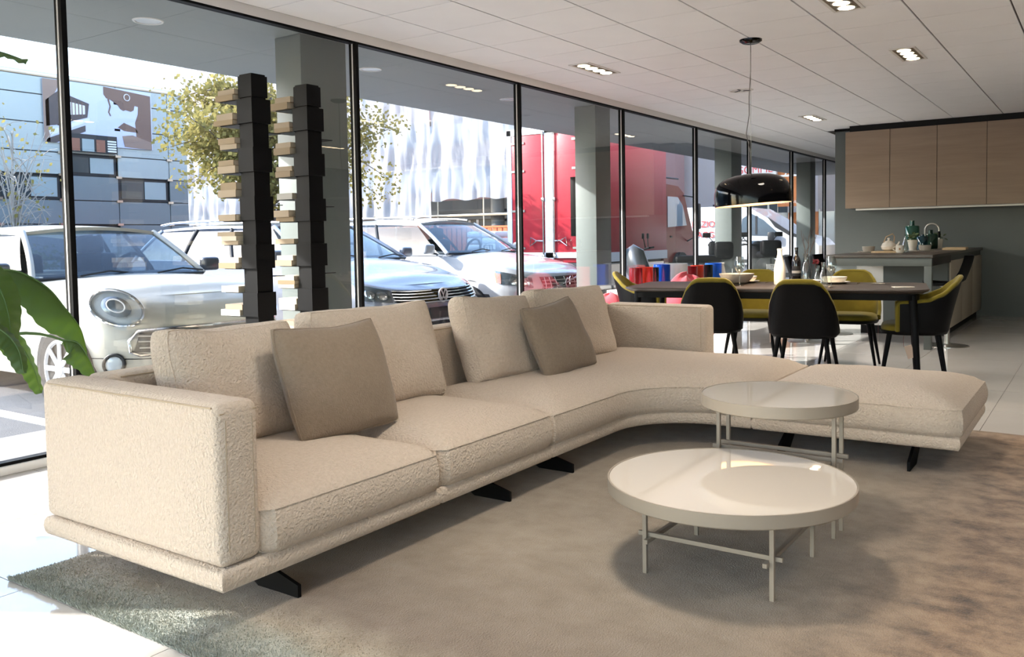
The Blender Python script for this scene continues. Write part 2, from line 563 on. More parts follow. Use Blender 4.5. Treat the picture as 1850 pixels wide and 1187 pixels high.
# upholstered plinth in sections
def plinth(poly, name='base'):
    b = B()
    n = len(poly)
    area = sum(poly[i][0] * poly[(i + 1) % n][1] - poly[(i + 1) % n][0] * poly[i][1] for i in range(n))
    sg = 1 if area > 0 else -1
    nr = []
    for i in range(n):
        a, c = Vector(poly[i - 1]), Vector(poly[(i + 1) % n])
        p = Vector(poly[i])
        d1, d2 = (p - a).normalized(), (c - p).normalized()
        n1, n2 = Vector((sg * d1.y, -sg * d1.x)), Vector((sg * d2.y, -sg * d2.x))
        v = (n1 + n2)
        nr.append(v / max(0.5, v.length_squared / 2) if v.length > 1e-6 else n1)
    rows = []
    for ins, z in ((-0.02, Z0), (-0.006, Z0 + 0.003), (0, Z0 + 0.014), (0.003, (Z0 + Z1) / 2), (0, Z1 - 0.014), (-0.007, Z1 - 0.003), (-0.022, Z1)):
        rows.append([(poly[i][0] + nr[i].x * ins, poly[i][1] + nr[i].y * ins, z) for i in range(n)])
    vs = b.grid(rows, closed_v=True)
    b.cap(vs[0]); b.cap(vs[-1])
    return b.obj(name, m_cream, sofa, smooth=50)
XA, XB = 2.59, 3.41          # module joints along the window
XI, YI, RI = 4.47, 2.148, 0.40   # inner corner of the L and its radius
YC = 1.56                    # joint between corner and chaise
XE, YE = 5.62, 0.56          # outer side of the corner / free end of the chaise
plinth([(SX0, SYF), (XA - 0.002, SYF), (XA - 0.002, SYB), (SX0, SYB)])
plinth([(XA + 0.002, SYF), (XB - 0.002, SYF), (XB - 0.002, SYB), (XA + 0.002, SYB)])
arc = [(XI - RI + RI * sin(a), YI - RI + RI * cos(a)) for a in (i / 14 * pi / 2 for i in range(15))]
plinth([(XB + 0.002, SYF)] + arc + [(XI, YC + 0.002), (XE, YC + 0.002), (XE, SYB), (XB + 0.002, SYB)])
plinth([(XI, YC - 0.002), (XI + 0.02, YE), (XE - 0.12, YE), (XE - 0.12, YC - 0.002)])
# seat pads
f1, k1 = rect_curves(1.728, XA - 0.003, SYF - 0.006, 3.02)
seat_pad('seat_cushion', sofa, f1, k1, Z1 - 0.004, 0.345, 0.425, m_cream)
f1, k1 = rect_curves(XA + 0.003, XB - 0.003, SYF - 0.006, 3.02)
seat_pad('seat_cushion', sofa, f1, k1, Z1 - 0.004, 0.350, 0.432, m_cream)
fr = [(lerp(XB + 0.003, XI - RI, i / 12), SYF - 0.006) for i in range(12)] + [(p[0] - 0.004, p[1] - 0.004) for p in arc] + [(XI - 0.006, lerp(YI - RI, YC + 0.003, i / 8)) for i in range(1, 9)]
nfr = len(fr)
bkc = []
for i in range(nfr):
    t = i / (nfr - 1)
    h = (5.55 - XB) / ((5.55 - XB) + (3.02 - YC))
    bkc.append((lerp(XB + 0.003, 5.55, t / h), 3.02) if t <= h else (5.55, lerp(3.02, YC + 0.003, (t - h) / (1 - h))))
seat_pad('seat_cushion', sofa, fr, bkc, Z1 - 0.004, 0.345, 0.425, m_cream)
# chaise pad: front runs along y
fr = [(XI - 0.006 + 0.02 * i / 20 + (0.03 * max(0, 1 - min(i, 20 - i) / 1.0)), lerp(YC - 0.003, YE - 0.004, i / 20)) for i in range(21)]
bk = [(5.47, lerp(YC - 0.003, YE - 0.004, i / 20)) for i in range(21)]
seat_pad('seat_cushion', sofa, fr, bk, Z1 - 0.004, 0.335, 0.425, m_cream, fall=0.14)
# arm, long back and corner back
def slab(name, lo, hi, r=0.03):
    b = B()
    b.b2(lo, hi, r, 4)
    bmesh.ops.subdivide_edges(b.bm, edges=[e for e in b.bm.edges if e.calc_length() > 0.2], cuts=6, use_grid_fill=True)
    for v in b.bm.verts:
        v.co += Vector((1, 1, 1)) * 0
    return b.obj(name, m_cream, sofa, smooth=50)
ZA = 0.705
arm = slab('armrest', (SX0 + 0.002, SYF + 0.004, Z1 + 0.001), (SX0 + 0.158, SYB - 0.005, ZA), 0.032)
back = slab('backrest', (SX0 + 0.162, SYB - 0.16, Z1 + 0.001), (XE - 0.02, SYB - 0.005, ZA), 0.032)
cback = slab('backrest', (XE - 0.10, 2.235, Z1 + 0.001), (XE + 0.055, SYB - 0.163, ZA), 0.032)
def seam(pts, parent, r=0.003):
    q = L().tube(pts, r, 6).obj('seam', m_seam, parent)
    return q
y0, y1, xa, xb = SYF + 0.004, SYB - 0.005, SX0 + 0.002, SX0 + 0.158
seam([(xa + 0.004, y1 - 0.05, ZA - 0.012), (xa + 0.004, y0 + 0.03, ZA - 0.012)], arm)
seam([(xa + 0.012, y0 + 0.004, ZA - 0.03), (xb - 0.012, y0 + 0.004, ZA - 0.03)], arm)
seam([(xa + 0.03, y0 + 0.0005, ZA - 0.05), (xa + 0.03, y0 + 0.0005, Z1 + 0.05)], arm, 0.0016)
seam([(xb - 0.03, y0 + 0.0005, ZA - 0.05), (xb - 0.03, y0 + 0.0005, Z1 + 0.05)], arm, 0.0016)
seam([(SX0 + 0.22, SYB - 0.155, ZA - 0.011), (XE - 0.15, SYB - 0.155, ZA - 0.011)], back)
seam([(XE - 0.097, 2.27, ZA - 0.012), (XE - 0.097, SYB - 0.17, ZA - 0.012)], cback)
seam([(XE - 0.1005, 2.275, ZA - 0.04), (XE - 0.1005, 2.275, 0.42)], cback, 0.0016)
# black blade legs
def blade_y(x):
    B().prism([(SYF + 0.025, 0.014), (SYF + 0.025, 0.058), (SYF + 0.36, Z0 + 0.005), (SYB - 0.36, Z0 + 0.005), (SYB - 0.03, 0.058), (SYB - 0.03, 0.014), (SYB - 0.22, 0.014), (SYB - 0.35, 0.09), (SYF + 0.35, 0.09), (SYF + 0.22, 0.014)], 'x', x - 0.007, x + 0.007).obj('leg', m_black, sofa, smooth=0)
def blade_x(y):
    B().prism([(XI + 0.025, 0.014), (XI + 0.025, 0.062), (XI + 0.22, Z0 + 0.005), (XE - 0.35, Z0 + 0.005), (XE - 0.16, 0.062), (XE - 0.16, 0.014), (XE - 0.32, 0.014), (XE - 0.42, 0.09), (XI + 0.3, 0.09), (XI + 0.2, 0.014)], 'y', y - 0.007, y + 0.007).obj('leg', m_black, sofa, smooth=0)
for x in (1.882, 3.094, 3.64): blade_y(x)
for y in (0.784, 1.42): blade_x(y)
B().b2((5.2, 2.5, 0.014), (5.25, 3.0, Z0 + 0.005)).obj('leg', m_black, sofa)

# ------------------------------------------------------------------ loose cushions
def cushion(name, label, p0, p1, height, thick, lean, mat, group, boxed=True, roll=0.0, puff=1.0, seed=0, drop=0.0, pinch=0.03):
    """stands on its lower edge p0-p1 (room coordinates of the lower front edge), leaning back by `lean` degrees"""
    p0, p1 = Vector(p0), Vector(p1)
    w = (p1 - p0).length
    n = 26
    e = empty(name, (p0 + p1) / 2, label=label, cat='cushion', group=group)
    dx = (p1 - p0).normalized()
    up0 = Vector((0, 0, 1))
    nrm = dx.cross(up0).normalized()          # towards the room
    e.matrix_world = Matrix.Translation((p0 + p1) / 2)
    back = -nrm
    up = (up0 * cos(RAD(lean)) + back * sin(RAD(lean))).normalized()
    fwd = dx.cross(up).normalized()
    if roll:
        q = Matrix.Rotation(RAD(roll), 3, fwd)
        dx, up = q @ dx, q @ up
    def edge(u, v):
        """outline with slightly pulled-in sides and rounded corners"""
        U, V = u * 2 - 1, v * 2 - 1
        a = 1 - pinch * (1 - V * V) * 0.5 - 0.02
        bb = 1 - pinch * (1 - U * U)
        rc = 0.04
        return U * a * w / 2, V * bb * height / 2
    def pt(u, v, side):
        U, V = u * 2 - 1, v * 2 - 1
        x, y = edge(u, v)
        g = max(0.0, (1 - abs(U) ** 2.6)) * max(0.0, (1 - abs(V) ** 2.6))
        ed = thick * (0.30 if boxed else 0.05)
        h = ed + (thick * 0.5 * puff * 1.25 - ed) * (g ** 0.5)
        cr = (abs(U) * abs(V)) ** 5
        x *= 1 - 0.055 * cr; y *= 1 - 0.055 * cr
        sag = -0.02 * (1 - U * U) * (max(0, V) ** 3) + drop * U * max(0, V) ** 2
        k = Vector((x, y, side * h))
        k.z += wrinkle((x + seed * 3.1, y, side), 5, 0.014) * (0.3 + g) + 0.5 * wrinkle((x * 3 + seed, y * 1.2 + x, side), 6, 0.010) * g
        y2 = y + sag + wrinkle((x + seed, y, side), 3, 0.012)
        return dx * (x + wrinkle((y + seed, x, 3), 3, 0.012)) + up * (y2 + height / 2) + fwd * (k.z - thick * 0.35)
    b = L()
    us = [i / n for i in range(n + 1)]
    us = [0.5 - 0.5 * cos(pi * u) * (1 - 0.25 * (1 - abs(2 * u - 1))) if False else (u * 0.6 + 0.4 * (0.5 - 0.5 * cos(pi * u))) for u in us]
    fr_ = [[pt(u, v, 1) for v in us] for u in us]
    bk_ = [[pt(u, v, -1) for v in us] for u in us]
    b.grid(fr_); b.grid(bk_)
    loop = lambda G: [G[i][0] for i in range(n + 1)] + [G[n][j] for j in range(1, n + 1)] + [G[i][n] for i in range(n - 1, -1, -1)] + [G[0][j] for j in range(n - 1, 0, -1)]
    lf, lb = loop(fr_), loop(bk_)
    K = 5
    mid = dx * 0 + up * height / 2 - fwd * thick * 0.35
    rows = []
    for a, c in zip(lf, lb):
        out = (a + c) / 2 - mid
        out = (out - fwd * out.dot(fwd)).normalized()
        bl = (a - c).length * 0.22
        rows.append([lerp(a, c, k / K) + out * bl * sin(pi * k / K) for k in range(K + 1)])
    b.grid(rows, closed_u=True)
    o = b.obj('cover', mat, e, smooth=60)
    L().tube([p + fwd * 0.001 for p in lf], 0.003, 6, closed=True).obj('piping', mat, o)
    return e
zs = 0.415
cushion('back_cushion', 'big cream back cushion nearest the left armrest', (1.87, 2.72, zs), (2.44, 2.70, zs), 0.475, 0.20, 17, m_cream, 'cream back cushions', seed=1)
cushion('back_cushion', 'big cream back cushion half hidden by the taupe pillow near the left arm', (2.58, 2.76, zs), (3.34, 2.70, zs), 0.49, 0.20, 16, m_cream, 'cream back cushions', seed=2)
cushion('back_cushion', 'cream back cushion left of the smaller tilted taupe pillow', (3.64, 2.72, zs), (4.24, 2.70, zs), 0.48, 0.19, 19, m_cream, 'cream back cushions', seed=3, roll=-3)
cushion('back_cushion', 'cream back cushion in the far corner of the sofa', (4.38, 2.76, zs), (5.13, 2.69, zs), 0.48, 0.19, 17, m_cream, 'cream back cushions', seed=4)
cushion('throw_pillow', 'large taupe throw pillow standing between the two left cream cushions', (2.19, 2.47, zs + 0.005), (2.73, 2.44, zs + 0.005), 0.475, 0.14, 20, m_taupe, 'taupe throw pillows', boxed=False, seed=5, pinch=0.05)
cushion('throw_pillow', 'taupe throw pillow tilted between the two right cream cushions', (3.97, 2.50, zs + 0.01), (4.50, 2.46, zs + 0.0), 0.45, 0.13, 22, m_taupe, 'taupe throw pillows', boxed=False, seed=6, roll=6, pinch=0.05)

# ------------------------------------------------------------------ rug
def rug_mat(name, fine):
    m = bpy.data.materials.new(name)
    m.use_nodes = True
    t = m.node_tree
    b = t.nodes['Principled BSDF']
    b.inputs['Roughness'].default_value = 0.95
    b.inputs['Specular IOR Level'].default_value = 0.1
    b.inputs['Sheen Weight'].default_value = 0.3
    tc = t.nodes.new('ShaderNodeTexCoord')
    geo = t.nodes.new('ShaderNodeNewGeometry')
    sep = t.nodes.new('ShaderNodeSeparateXYZ')
    t.links.new(geo.outputs['Position'], sep.inputs['Vector'])
    n1 = t.nodes.new('ShaderNodeTexNoise'); n1.inputs['Scale'].default_value = 1.6; n1.inputs['Detail'].default_value = 8; n1.inputs['Roughness'].default_value = 0.65
    n2 = t.nodes.new('ShaderNodeTexNoise'); n2.inputs['Scale'].default_value = 7.0; n2.inputs['Detail'].default_value = 9; n2.inputs['Roughness'].default_value = 0.7
    mp = t.nodes.new('ShaderNodeMapping'); mp.inputs['Scale'].default_value = (1.3, 1.0, 1)
    t.links.new(geo.outputs['Position'], n1.inputs['Vector'])
    t.links.new(geo.outputs['Position'], mp.inputs['Vector'])
    t.links.new(mp.outputs['Vector'], n2.inputs['Vector'])
    def math_(op, a, c=None):
        q = t.nodes.new('ShaderNodeMath'); q.operation = op
        for i, v in enumerate((a, c)):
            if v is None: continue
            if isinstance(v, (int, float)): q.inputs[i].default_value = v
            else: t.links.new(v, q.inputs[i])
        return q.outputs[0]
    # dyed bands: sage and sand at the x end by the arm, russet along the room side, warm grey in the middle
    wob = math_('MULTIPLY', math_('SUBTRACT', n1.outputs['Fac'], 0.5), 0.42)
    xw = math_('ADD', sep.outputs['X'], wob)
    def ramp(stops, src):
        r = t.nodes.new('ShaderNodeValToRGB')
        el = r.color_ramp.elements
        while len(el) < len(stops): el.new(0.5)
        for e_, (p, c) in zip(el, stops): e_.position = p; e_.color = lin(c)
        t.links.new(src, r.inputs['Fac'])
        return r.outputs['Color']
    ux = math_('DIVIDE', math_('SUBTRACT', xw, 1.45), 4.2)
    c1 = ramp([(0.0, 'b0b7b0'), (0.03, 'b3b5a9'), (0.06, 'b8ad9a'), (0.10, '8a7a69'), (0.19, '938574'), (0.30, 'a09483'), (1.0, '9c9080')], ux)
    uy = math_('DIVIDE', math_('SUBTRACT', math_('ADD', sep.outputs['Y'], math_('MULTIPLY', wob, 0.8)), -1.2), 4.4)
    f2 = ramp([(0.0, 'ffffff'), (0.36, 'ffffff'), (0.47, '000000'), (1.0, '000000')], uy)
    c2 = ramp([(0.30, '4a3a2c'), (0.42, '7d6650'), (0.56, 'a0856a'), (0.75, 'b09878')], n2.outputs['Fac'])
    mx = t.nodes.new('ShaderNodeMix'); mx.data_type = 'RGBA'
    t.links.new(f2, mx.inputs[0]); t.links.new(c1, mx.inputs[6]); t.links.new(c2, mx.inputs[7])
    mo = t.nodes.new('ShaderNodeMix'); mo.data_type = 'RGBA'; mo.blend_type = 'MULTIPLY'
    mo.inputs[0].default_value = 1.0
    c3 = ramp([(0.3, 'd9d4cb'), (0.5, 'efece6'), (0.72, 'ffffff')], n2.outputs['Fac'])
    t.links.new(mx.outputs[2], mo.inputs[6]); t.links.new(c3, mo.inputs[7])
    t.links.new(mo.outputs[2], b.inputs['Base Color'])
    if fine:
        nn = t.nodes.new('ShaderNodeTexNoise'); nn.inputs['Scale'].default_value = 180; nn.inputs['Detail'].default_value = 3
        t.links.new(geo.outputs['Position'], nn.inputs['Vector'])
        bp = t.nodes.new('ShaderNodeBump'); bp.inputs['Distance'].default_value = 0.006; bp.inputs['Strength'].default_value = 0.8
        t.links.new(nn.outputs['Fac'], bp.inputs['Height']); t.links.new(bp.outputs['Normal'], b.inputs['Normal'])
    return m
RX0, RX1, RY0, RY1 = 1.455, 5.66, -1.1, 3.20
m_rug = rug_mat('hand_dyed_wool', True)
rb = B()
nx, ny = 80, 80
def rz_(x, y):
    e = min(x - RX0, RX1 - x, y - RY0, RY1 - y)
    return 0.006 + 0.010 * (1 - exp(-max(0, e) / 0.012)) + 0.003 * MN.noise(Vector((x * 5, y * 5, 0)))
ex = [0, .003, .008, .016] + [0.03 + (RX1 - RX0 - 0.06) * i / nx for i in range(nx + 1)]
ex += [RX1 - RX0 - q for q in (.016, .008, .003, 0)]
ey = [0, .003, .008, .016] + [0.03 + (RY1 - RY0 - 0.06) * i / ny for i in range(ny + 1)]
ey += [RY1 - RY0 - q for q in (.016, .008, .003, 0)]
rows = [[(RX0 + a + 0.004 * MN.noise(Vector((0, (RY0 + c) * 14, 2))), RY0 + c, rz_(RX0 + a, RY0 + c)) for c in ey] for a in ex]
rb.grid(rows)
rugt = empty('area_rug', ((RX0 + RX1) / 2, (RY0 + RY1) / 2, 0), label='hand-dyed wool area rug fading from sage green to russet under the sofa', cat='rug')
rb.obj('weave', m_rug, rugt, smooth=80)
B().b2((RX0 + 0.004, RY0 + 0.004, 0.001), (RX1 - 0.004, RY1 - 0.004, 0.007)).obj('backing', M('rug_backing', '6d675c', 0.9), rugt)
# pile: short tufts, far too many to count
rng = random.Random(3)
pv, pf = [], []
def tuft(x, y, z, h, wdt, lx, ly):
    a = rng.random() * 6.283
    ux, uy = cos(a) * wdt, sin(a) * wdt
    k = len(pv)
    pv.extend(((x - ux, y - uy, z), (x + ux, y + uy, z), (x + lx, y + ly, z + h)))
    pf.append((k, k + 1, k + 2))
for q in range(60000):
    x = RX0 + 0.005 + rng.random() ** 2.0 * 0.6
    y = RY0 + 2.0 + rng.random() * (RY1 - RY0 - 2.005)
    if x > 1.9 and y > 2.25: continue
    tuft(x, y, rz_(x, y) - 0.003, (0.006 + 0.007 * rng.random()) * max(0.3, 1 - (x - RX0) / 0.7), 0.0022, (rng.random() - .5) * .010, (rng.random() - .5) * .010)
for q in range(5000):
    y = RY0 + rng.random() * (RY1 - RY0)
    tuft(RX0 + 0.008 * rng.random(), y, 0.004, 0.010 + 0.010 * rng.random(), 0.003, -0.012 * rng.random(), (rng.random() - .5) * .014)
pme = bpy.data.meshes.new('pile')
pme.from_pydata(pv, [], pf)
pme.materials.append(m_rug)
po = link('pile', pme, rugt); po.matrix_parent_inverse = Matrix.Translation(-rugt.location)
tag(po, kind='stuff')

# ------------------------------------------------------------------ coffee tables
m_beige = M('beige_lacquer', '988d7e', 0.38)
m_top = M('gloss_ivory_top', 'dcd2c4', 0.015, spec=0.6, coat=0.6)
def round_table(label, c, R, zt, legs, zst, grp):
    e = empty('coffee_table', (c[0], c[1], 0), label=label, cat='coffee table', group=grp)
    b = B().lathe([(0.0, zt - 0.046), (R - 0.004, zt - 0.046), (R, zt - 0.042), (R, zt), (R - 0.006, zt), (R - 0.006, zt - 0.008), (0, zt - 0.008)], (c[0], c[1], 0), 96)
    b.obj('rim', m_beige, e)
    B().lathe([(R - 0.0065, zt - 0.008), (R - 0.0065, zt - 0.0015), (0, zt - 0.0015)], (c[0], c[1], 0), 96).obj('top', m_top, e)
    q = 0.0075
    for (x, y) in legs:
        B().b2((x - q, y - q, 0.014), (x + q, y + q, zt - 0.045), 0.001, 1).obj('leg', m_beige, e)
    xs = sorted({l[0] for l in legs}); ys = sorted({l[1] for l in legs})
    for k, x in enumerate(xs):
        zz = zst
        s = 1 if k == 0 else -1
        B().b2((x + s * q, ys[0] - 0.03, zz - q), (x + s * 3 * q, ys[-1] + 0.03, zz + q), 0.001, 1).obj('stretcher', m_beige, e)
    for k, y in enumerate(ys):
        zz = zst - 2 * q
        s = 1 if k == 0 else -1
        B().b2((xs[0] - 0.03, y + s * q, zz - q), (xs[-1] + 0.03, y + s * 3 * q, zz + q), 0.001, 1).obj('stretcher', m_beige, e)
    return e
round_table('larger and lower round coffee table with glossy ivory top', (2.882, 1.085), 0.425, 0.332, [(2.669, 1.308), (2.669, 0.864), (3.122, 1.308), (3.122, 0.864)], 0.150, 'round coffee tables')
round_table('smaller and taller round side table with glossy ivory top beside the chaise', (3.44, 1.090), 0.305, 0.54, [(3.355, 1.307), (3.355, 0.848), (3.465, 1.307), (3.465, 0.848)], 0.315, 'round coffee tables')
# ------------------------------------------------------------------ ceiling lights
def spot_lamp(e, w, z=-0.03, size=1.9, blend=0.9, col=(1.0, 0.91, 0.80)):
    l = bpy.data.lights.new('lamp', 'SPOT')
    l.energy = w; l.spot_size = size; l.spot_blend = blend; l.color = col; l.shadow_soft_size = 0.22
    o = bpy.data.objects.new('lamp', l); COL.objects.link(o); o.parent = e; o.location = (0, 0, z)
fx_frame = L()
for a, b_ in (((-0.31, -0.105, -0.008), (0.31, -0.085, 0.0)), ((-0.31, 0.085, -0.008), (0.31, 0.105, 0.0)), ((-0.31, -0.085, -0.008), (-0.285, 0.085, 0.0)), ((0.285, -0.085, -0.008), (0.31, 0.085, 0.0))):
    fx_frame.b2(a, b_)
fx_frame = fx_frame.mesh('frame', m_bodywhite, 0)
fx_well = L().b2((-0.286, -0.086, -0.003), (0.286, 0.086, 0.0)).mesh('well', M('lamp_well', '6b5a41', 0.5))
fx_lamp = L().lathe([(0.055, -0.003), (0.055, -0.010), (0.045, -0.013), (0.0, -0.015)], n=24).mesh('bulb', m_lamp)
fx_ring = L().lathe([(0.068, -0.003), (0.068, -0.008), (0.055, -0.008)], n=24, capb=False, capt=False).mesh('bulb_ring', m_steel)
FIX = [(7.14, 3.97, 0, 'above the far end of the dining table beside the window'), (8.30, 1.47, 0, 'right of the pendant cord towards the kitchen'), (11.99, 3.32, 0, 'farthest, just before the kitchen wall'), (6.10, 1.52, 0, 'cut by the top edge of the picture'),
       (2.6, 1.5, 0, 'added unseen over the round tables'), (2.4, -1.2, 0, 'added unseen over the near end of the rug'), (6.0, -1.2, 0, 'added unseen over the walkway'), (10.2, -1.2, 0, 'added unseen near the kitchen walkway'), (-0.8, 1.5, 0, 'added unseen behind the viewer'), (-0.8, -1.8, 0, 'behind the viewer by the white wall, added unseen')]  # fixtures on this line are unseen, added to light the room
for k, (x, y, r, where) in enumerate(FIX):
    e = empty('recessed_light', (x, y, ZC), r, label='recessed four-lamp ceiling light ' + where, cat='ceiling light', group='recessed ceiling lights')
    link('frame', fx_frame, e); link('well', fx_well, e)
    for q in range(4):
        o = link('bulb', fx_lamp, e, (-0.213 + 0.142 * q, 0, 0)); link('bulb_ring', fx_ring, o)
    spot_lamp(e, 88)
# round air outlet
e = empty('ceiling_vent', (9.19, 3.31, ZC), label='round white ceiling air outlet with slanted blades', cat='vent')
L().lathe([(0.13, 0), (0.125, -0.008), (0.112, -0.008), (0.11, -0.001)], n=36).obj('ring', m_white, e)
for k in range(6):
    a = k * pi / 3
    b = L().box((0.06, 0, -0.006), (0.075, 0.022, 0.003), rot=None)
    o = b.obj('blade', m_satin if k % 2 else m_frame, e); o.rotation_euler = (0, 0, a)
# pendant over the table
PX, PY = 6.89, 2.40
e = empty('pendant_lamp', (PX, PY, 0), label='large glossy black dome pendant lamp over the dining table', cat='pendant lamp')
m_gloss = M('gloss_black', '040406', 0.08, spec=0.22)
R = 0.305; zb = 1.425
prof = [(R - 0.004, 0.0), (R, 0.003), (R, 0.07), (R * 0.985, 0.115), (R * 0.94, 0.155), (R * 0.86, 0.19), (R * 0.72, 0.218), (R * 0.5, 0.238), (R * 0.25, 0.247), (0.0, 0.25)]
inner = [(R - 0.004, 0.0), (R - 0.006, 0.06), (R * 0.955, 0.105), (R * 0.90, 0.145), (R * 0.80, 0.18), (R * 0.6, 0.215), (R * 0.3, 0.235), (0, 0.238)]
tilt = Matrix.Rotation(RAD(-3.6), 4, Vector((0.95, 0.31, 0)))       # the big dome hangs slightly askew on its wire
for nm, pr, mt in (('shade', prof, m_gloss), ('shade_lining', inner, M('lining_white', 'f2eee6', 0.6)), ('diffuser', [(0, 0.008), (R * 0.975, 0.008), (R * 0.975, 0.014), (0, 0.014)], M('lamp_diffuser', 'f5e6c8', 0.5, emit=('ffbe80', 1.5)))):
    o = L().lathe([(r, z - 0.25) for r, z in pr], (0, 0, 0), 72, capb=False).obj(nm, mt, e)
    o.matrix_local = Matrix.Translation((0, 0, zb + 0.25)) @ tilt
L().lathe([(0.09, 0.0), (0.088, -0.012), (0.06, -0.03), (0.02, -0.036), (0, -0.036)], (0, 0, ZC), 36).obj('canopy', m_gloss, e)
L().tube([(0, 0, ZC - 0.03), (0.0, 0, zb + 0.24)], 0.0016, 6).obj('suspension_wire', m_steel, e)
L().tube([(0.0, 0, ZC - 0.03), (0.004, 0.002, 2.5), (-0.006, 0.012, 2.3), (-0.006, 0.012, 2.15), (-0.010, 0.035, 2.0), (-0.002, 0.004, 1.85), (0, 0, zb + 0.24)], 0.0032, 6).obj('cord', M('grey_cord', '6d6a68', 0.6), e)
l = bpy.data.lights.new('bulb', 'SPOT'); l.energy = 30; l.color = (1, 0.82, 0.6); l.shadow_soft_size = 0.02; l.spot_size = 2.4; l.spot_blend = 0.6
o = bpy.data.objects.new('bulb', l); COL.objects.link(o); o.parent = e; o.location = (0, 0, zb - 0.03)

# ------------------------------------------------------------------ dining table
m_oak = M('dark_oak', '3a302a', 0.42, var=(7, '2c2420', 0.25), stretch=(1, 14, 14))
TZ = 0.755
TAB = (7.215, 2.32); TR = RAD(-79.3)
dt = empty('dining_table', (TAB[0], TAB[1], 0), TR, label='long dark wooden dining table with rounded corners', cat='dining table')
def rrect(lx, ly, r, n=8, bow=0.0):
    pts = []
    for cx, cy, a0 in ((lx / 2 - r, ly / 2 - r, 0), (-lx / 2 + r, ly / 2 - r, pi / 2), (-lx / 2 + r, -ly / 2 + r, pi), (lx / 2 - r, -ly / 2 + r, 1.5 * pi)):
        for i in range(n + 1):
            a = a0 + pi / 2 * i / n
            pts.append((cx + r * cos(a), cy + r * sin(a)))
    return pts
def plate(poly, prof):
    """stack scaled outlines: prof = [(inset, z)]"""
    b = L(); n = len(poly)
    rows = []
    for ins, z in prof:
        row = []
        for i in range(n):
            a, c = Vector(poly[i - 1]), Vector(poly[(i + 1) % n])
            d = (c - a).normalized()
            row.append((poly[i][0] - d.y * ins, poly[i][1] + d.x * ins, z))
        rows.append(row)
    vs = b.grid(rows, closed_v=True)
    b.cap(vs[0][::-1]); b.cap(vs[-1])
    return b
TL, TW = 2.36, 1.06
plate(rrect(TL, TW, 0.16), [(0.05, TZ - 0.034), (0.012, TZ - 0.018), (0.0, TZ - 0.008), (0.004, TZ)]).obj('top', m_oak, dt)
plate(rrect(TL - 0.14, TW - 0.14, 0.12), [(0.0, TZ - 0.085), (0.0, TZ - 0.03)]).obj('apron', m_satin, dt)
for sx in (-1, 1):
    for sy in (-1, 1):
        L().cyl((sx * (TL / 2 - 0.12), sy * (TW / 2 - 0.12), TZ - 0.05), (sx * (TL / 2 - 0.075), sy * (TW / 2 - 0.075), 0.0), 0.03, 0.019, 16).obj('leg', m_satin, dt)

# ------------------------------------------------------------------ dining chairs
m_olive = M('olive_velvet', '75681f', 0.85, var=(14, '66591a', 0.3), sheen=0.15, spec=0.15)
m_shell = M('black_ash_shell', '060608', 0.55, spec=0.12, bump=(40, 0.0006), stretch=(6, 6, 1))
def shell_chair(arm):
    """faces +y; returns dict of meshes"""
    A = RAD(118) if arm else RAD(88)
    n, m = 56, 10
    def top(th):
        a = abs(th)
        if arm: return interp([0, 0.3, 0.6, 0.95, 1.25, 1.6, A - 0.1, A], [0.835, 0.83, 0.785, 0.705, 0.665, 0.655, 0.65, 0.62], a)
        return interp([0, 0.45, 0.62, 0.76, 0.90, 1.08, 1.32, A], [0.835, 0.832, 0.812, 0.765, 0.68, 0.57, 0.485, 0.45], a)
    def P(th, t, off):
        z0 = 0.425
        z = lerp(z0, top(th), t)
        h = (z - z0) / 0.41
        rx = 0.238 + (0.03 if arm else 0.0) + 0.018 * sin(pi * min(1, h)) - 0.035 * h * (0 if arm else 1) + off
        ry = 0.235 + 0.095 * h ** 1.2 + off
        if abs(th) > pi / 2: ry = 0.235 + off
        p = 2.6 if arm else 3.6
        c, s = cos(th), sin(th)
        k = (abs(c) ** p + abs(s) ** p) ** (-1 / p)
        return (rx * k * s, -ry * k * c, z)
    def surf(off, ka=1.0, kt=1.0):
        b = L()
        b.grid([[P(ka * (-A + 2 * A * i / n), kt * j / m, off) for j in range(m + 1)] for i in range(n + 1)])
        return b
    d = {}
    d['outer_shell'] = surf(0.016, 0.955, 0.945).mesh('outer_shell', m_shell, 60)
    pad = surf(-0.014); pad.grid([[P(-A + 2 * A * i / n, j / m, 0.006) for j in range(m + 1)] for i in range(n + 1)])
    d['inner_pad'] = pad.mesh('inner_pad', m_olive, 60)
    rim = L()
    rim.tube([Vector(P(-A + 2 * A * i / n, 1, 0.001)) for i in range(n + 1)], 0.0165, 8)
    for s in (-1, 1): rim.tube([Vector(P(s * A, t / 6, 0.001)) for t in range(7)], 0.0165, 8)
    d['rim'] = rim.mesh('rim', m_olive, 60)
    seat = rrect(0.47 + (0.05 if arm else 0), 0.47, 0.17)
    d['seat'] = plate(seat, [(0.03, 0.41), (0.004, 0.42), (0, 0.44), (0.01, 0.462), (0.04, 0.474), (0.10, 0.480)]).mesh('seat', m_olive, 60)
    d['seat_shell'] = plate(rrect(0.49 + (0.05 if arm else 0), 0.49, 0.18), [(0.06, 0.392), (0.01, 0.402), (0.0, 0.425), (0.012, 0.426)]).mesh('seat_shell', m_shell, 60)
    d['leg'] = [L().cyl((sx * 0.17, sy * 0.17, 0.40), (sx * 0.235, sy * 0.235, 0.0), 0.019, 0.010, 12).mesh('leg', m_satin) for sx in (-1, 1) for sy in (-1, 1)]
    return d
CH = {False: shell_chair(False), True: shell_chair(True)}
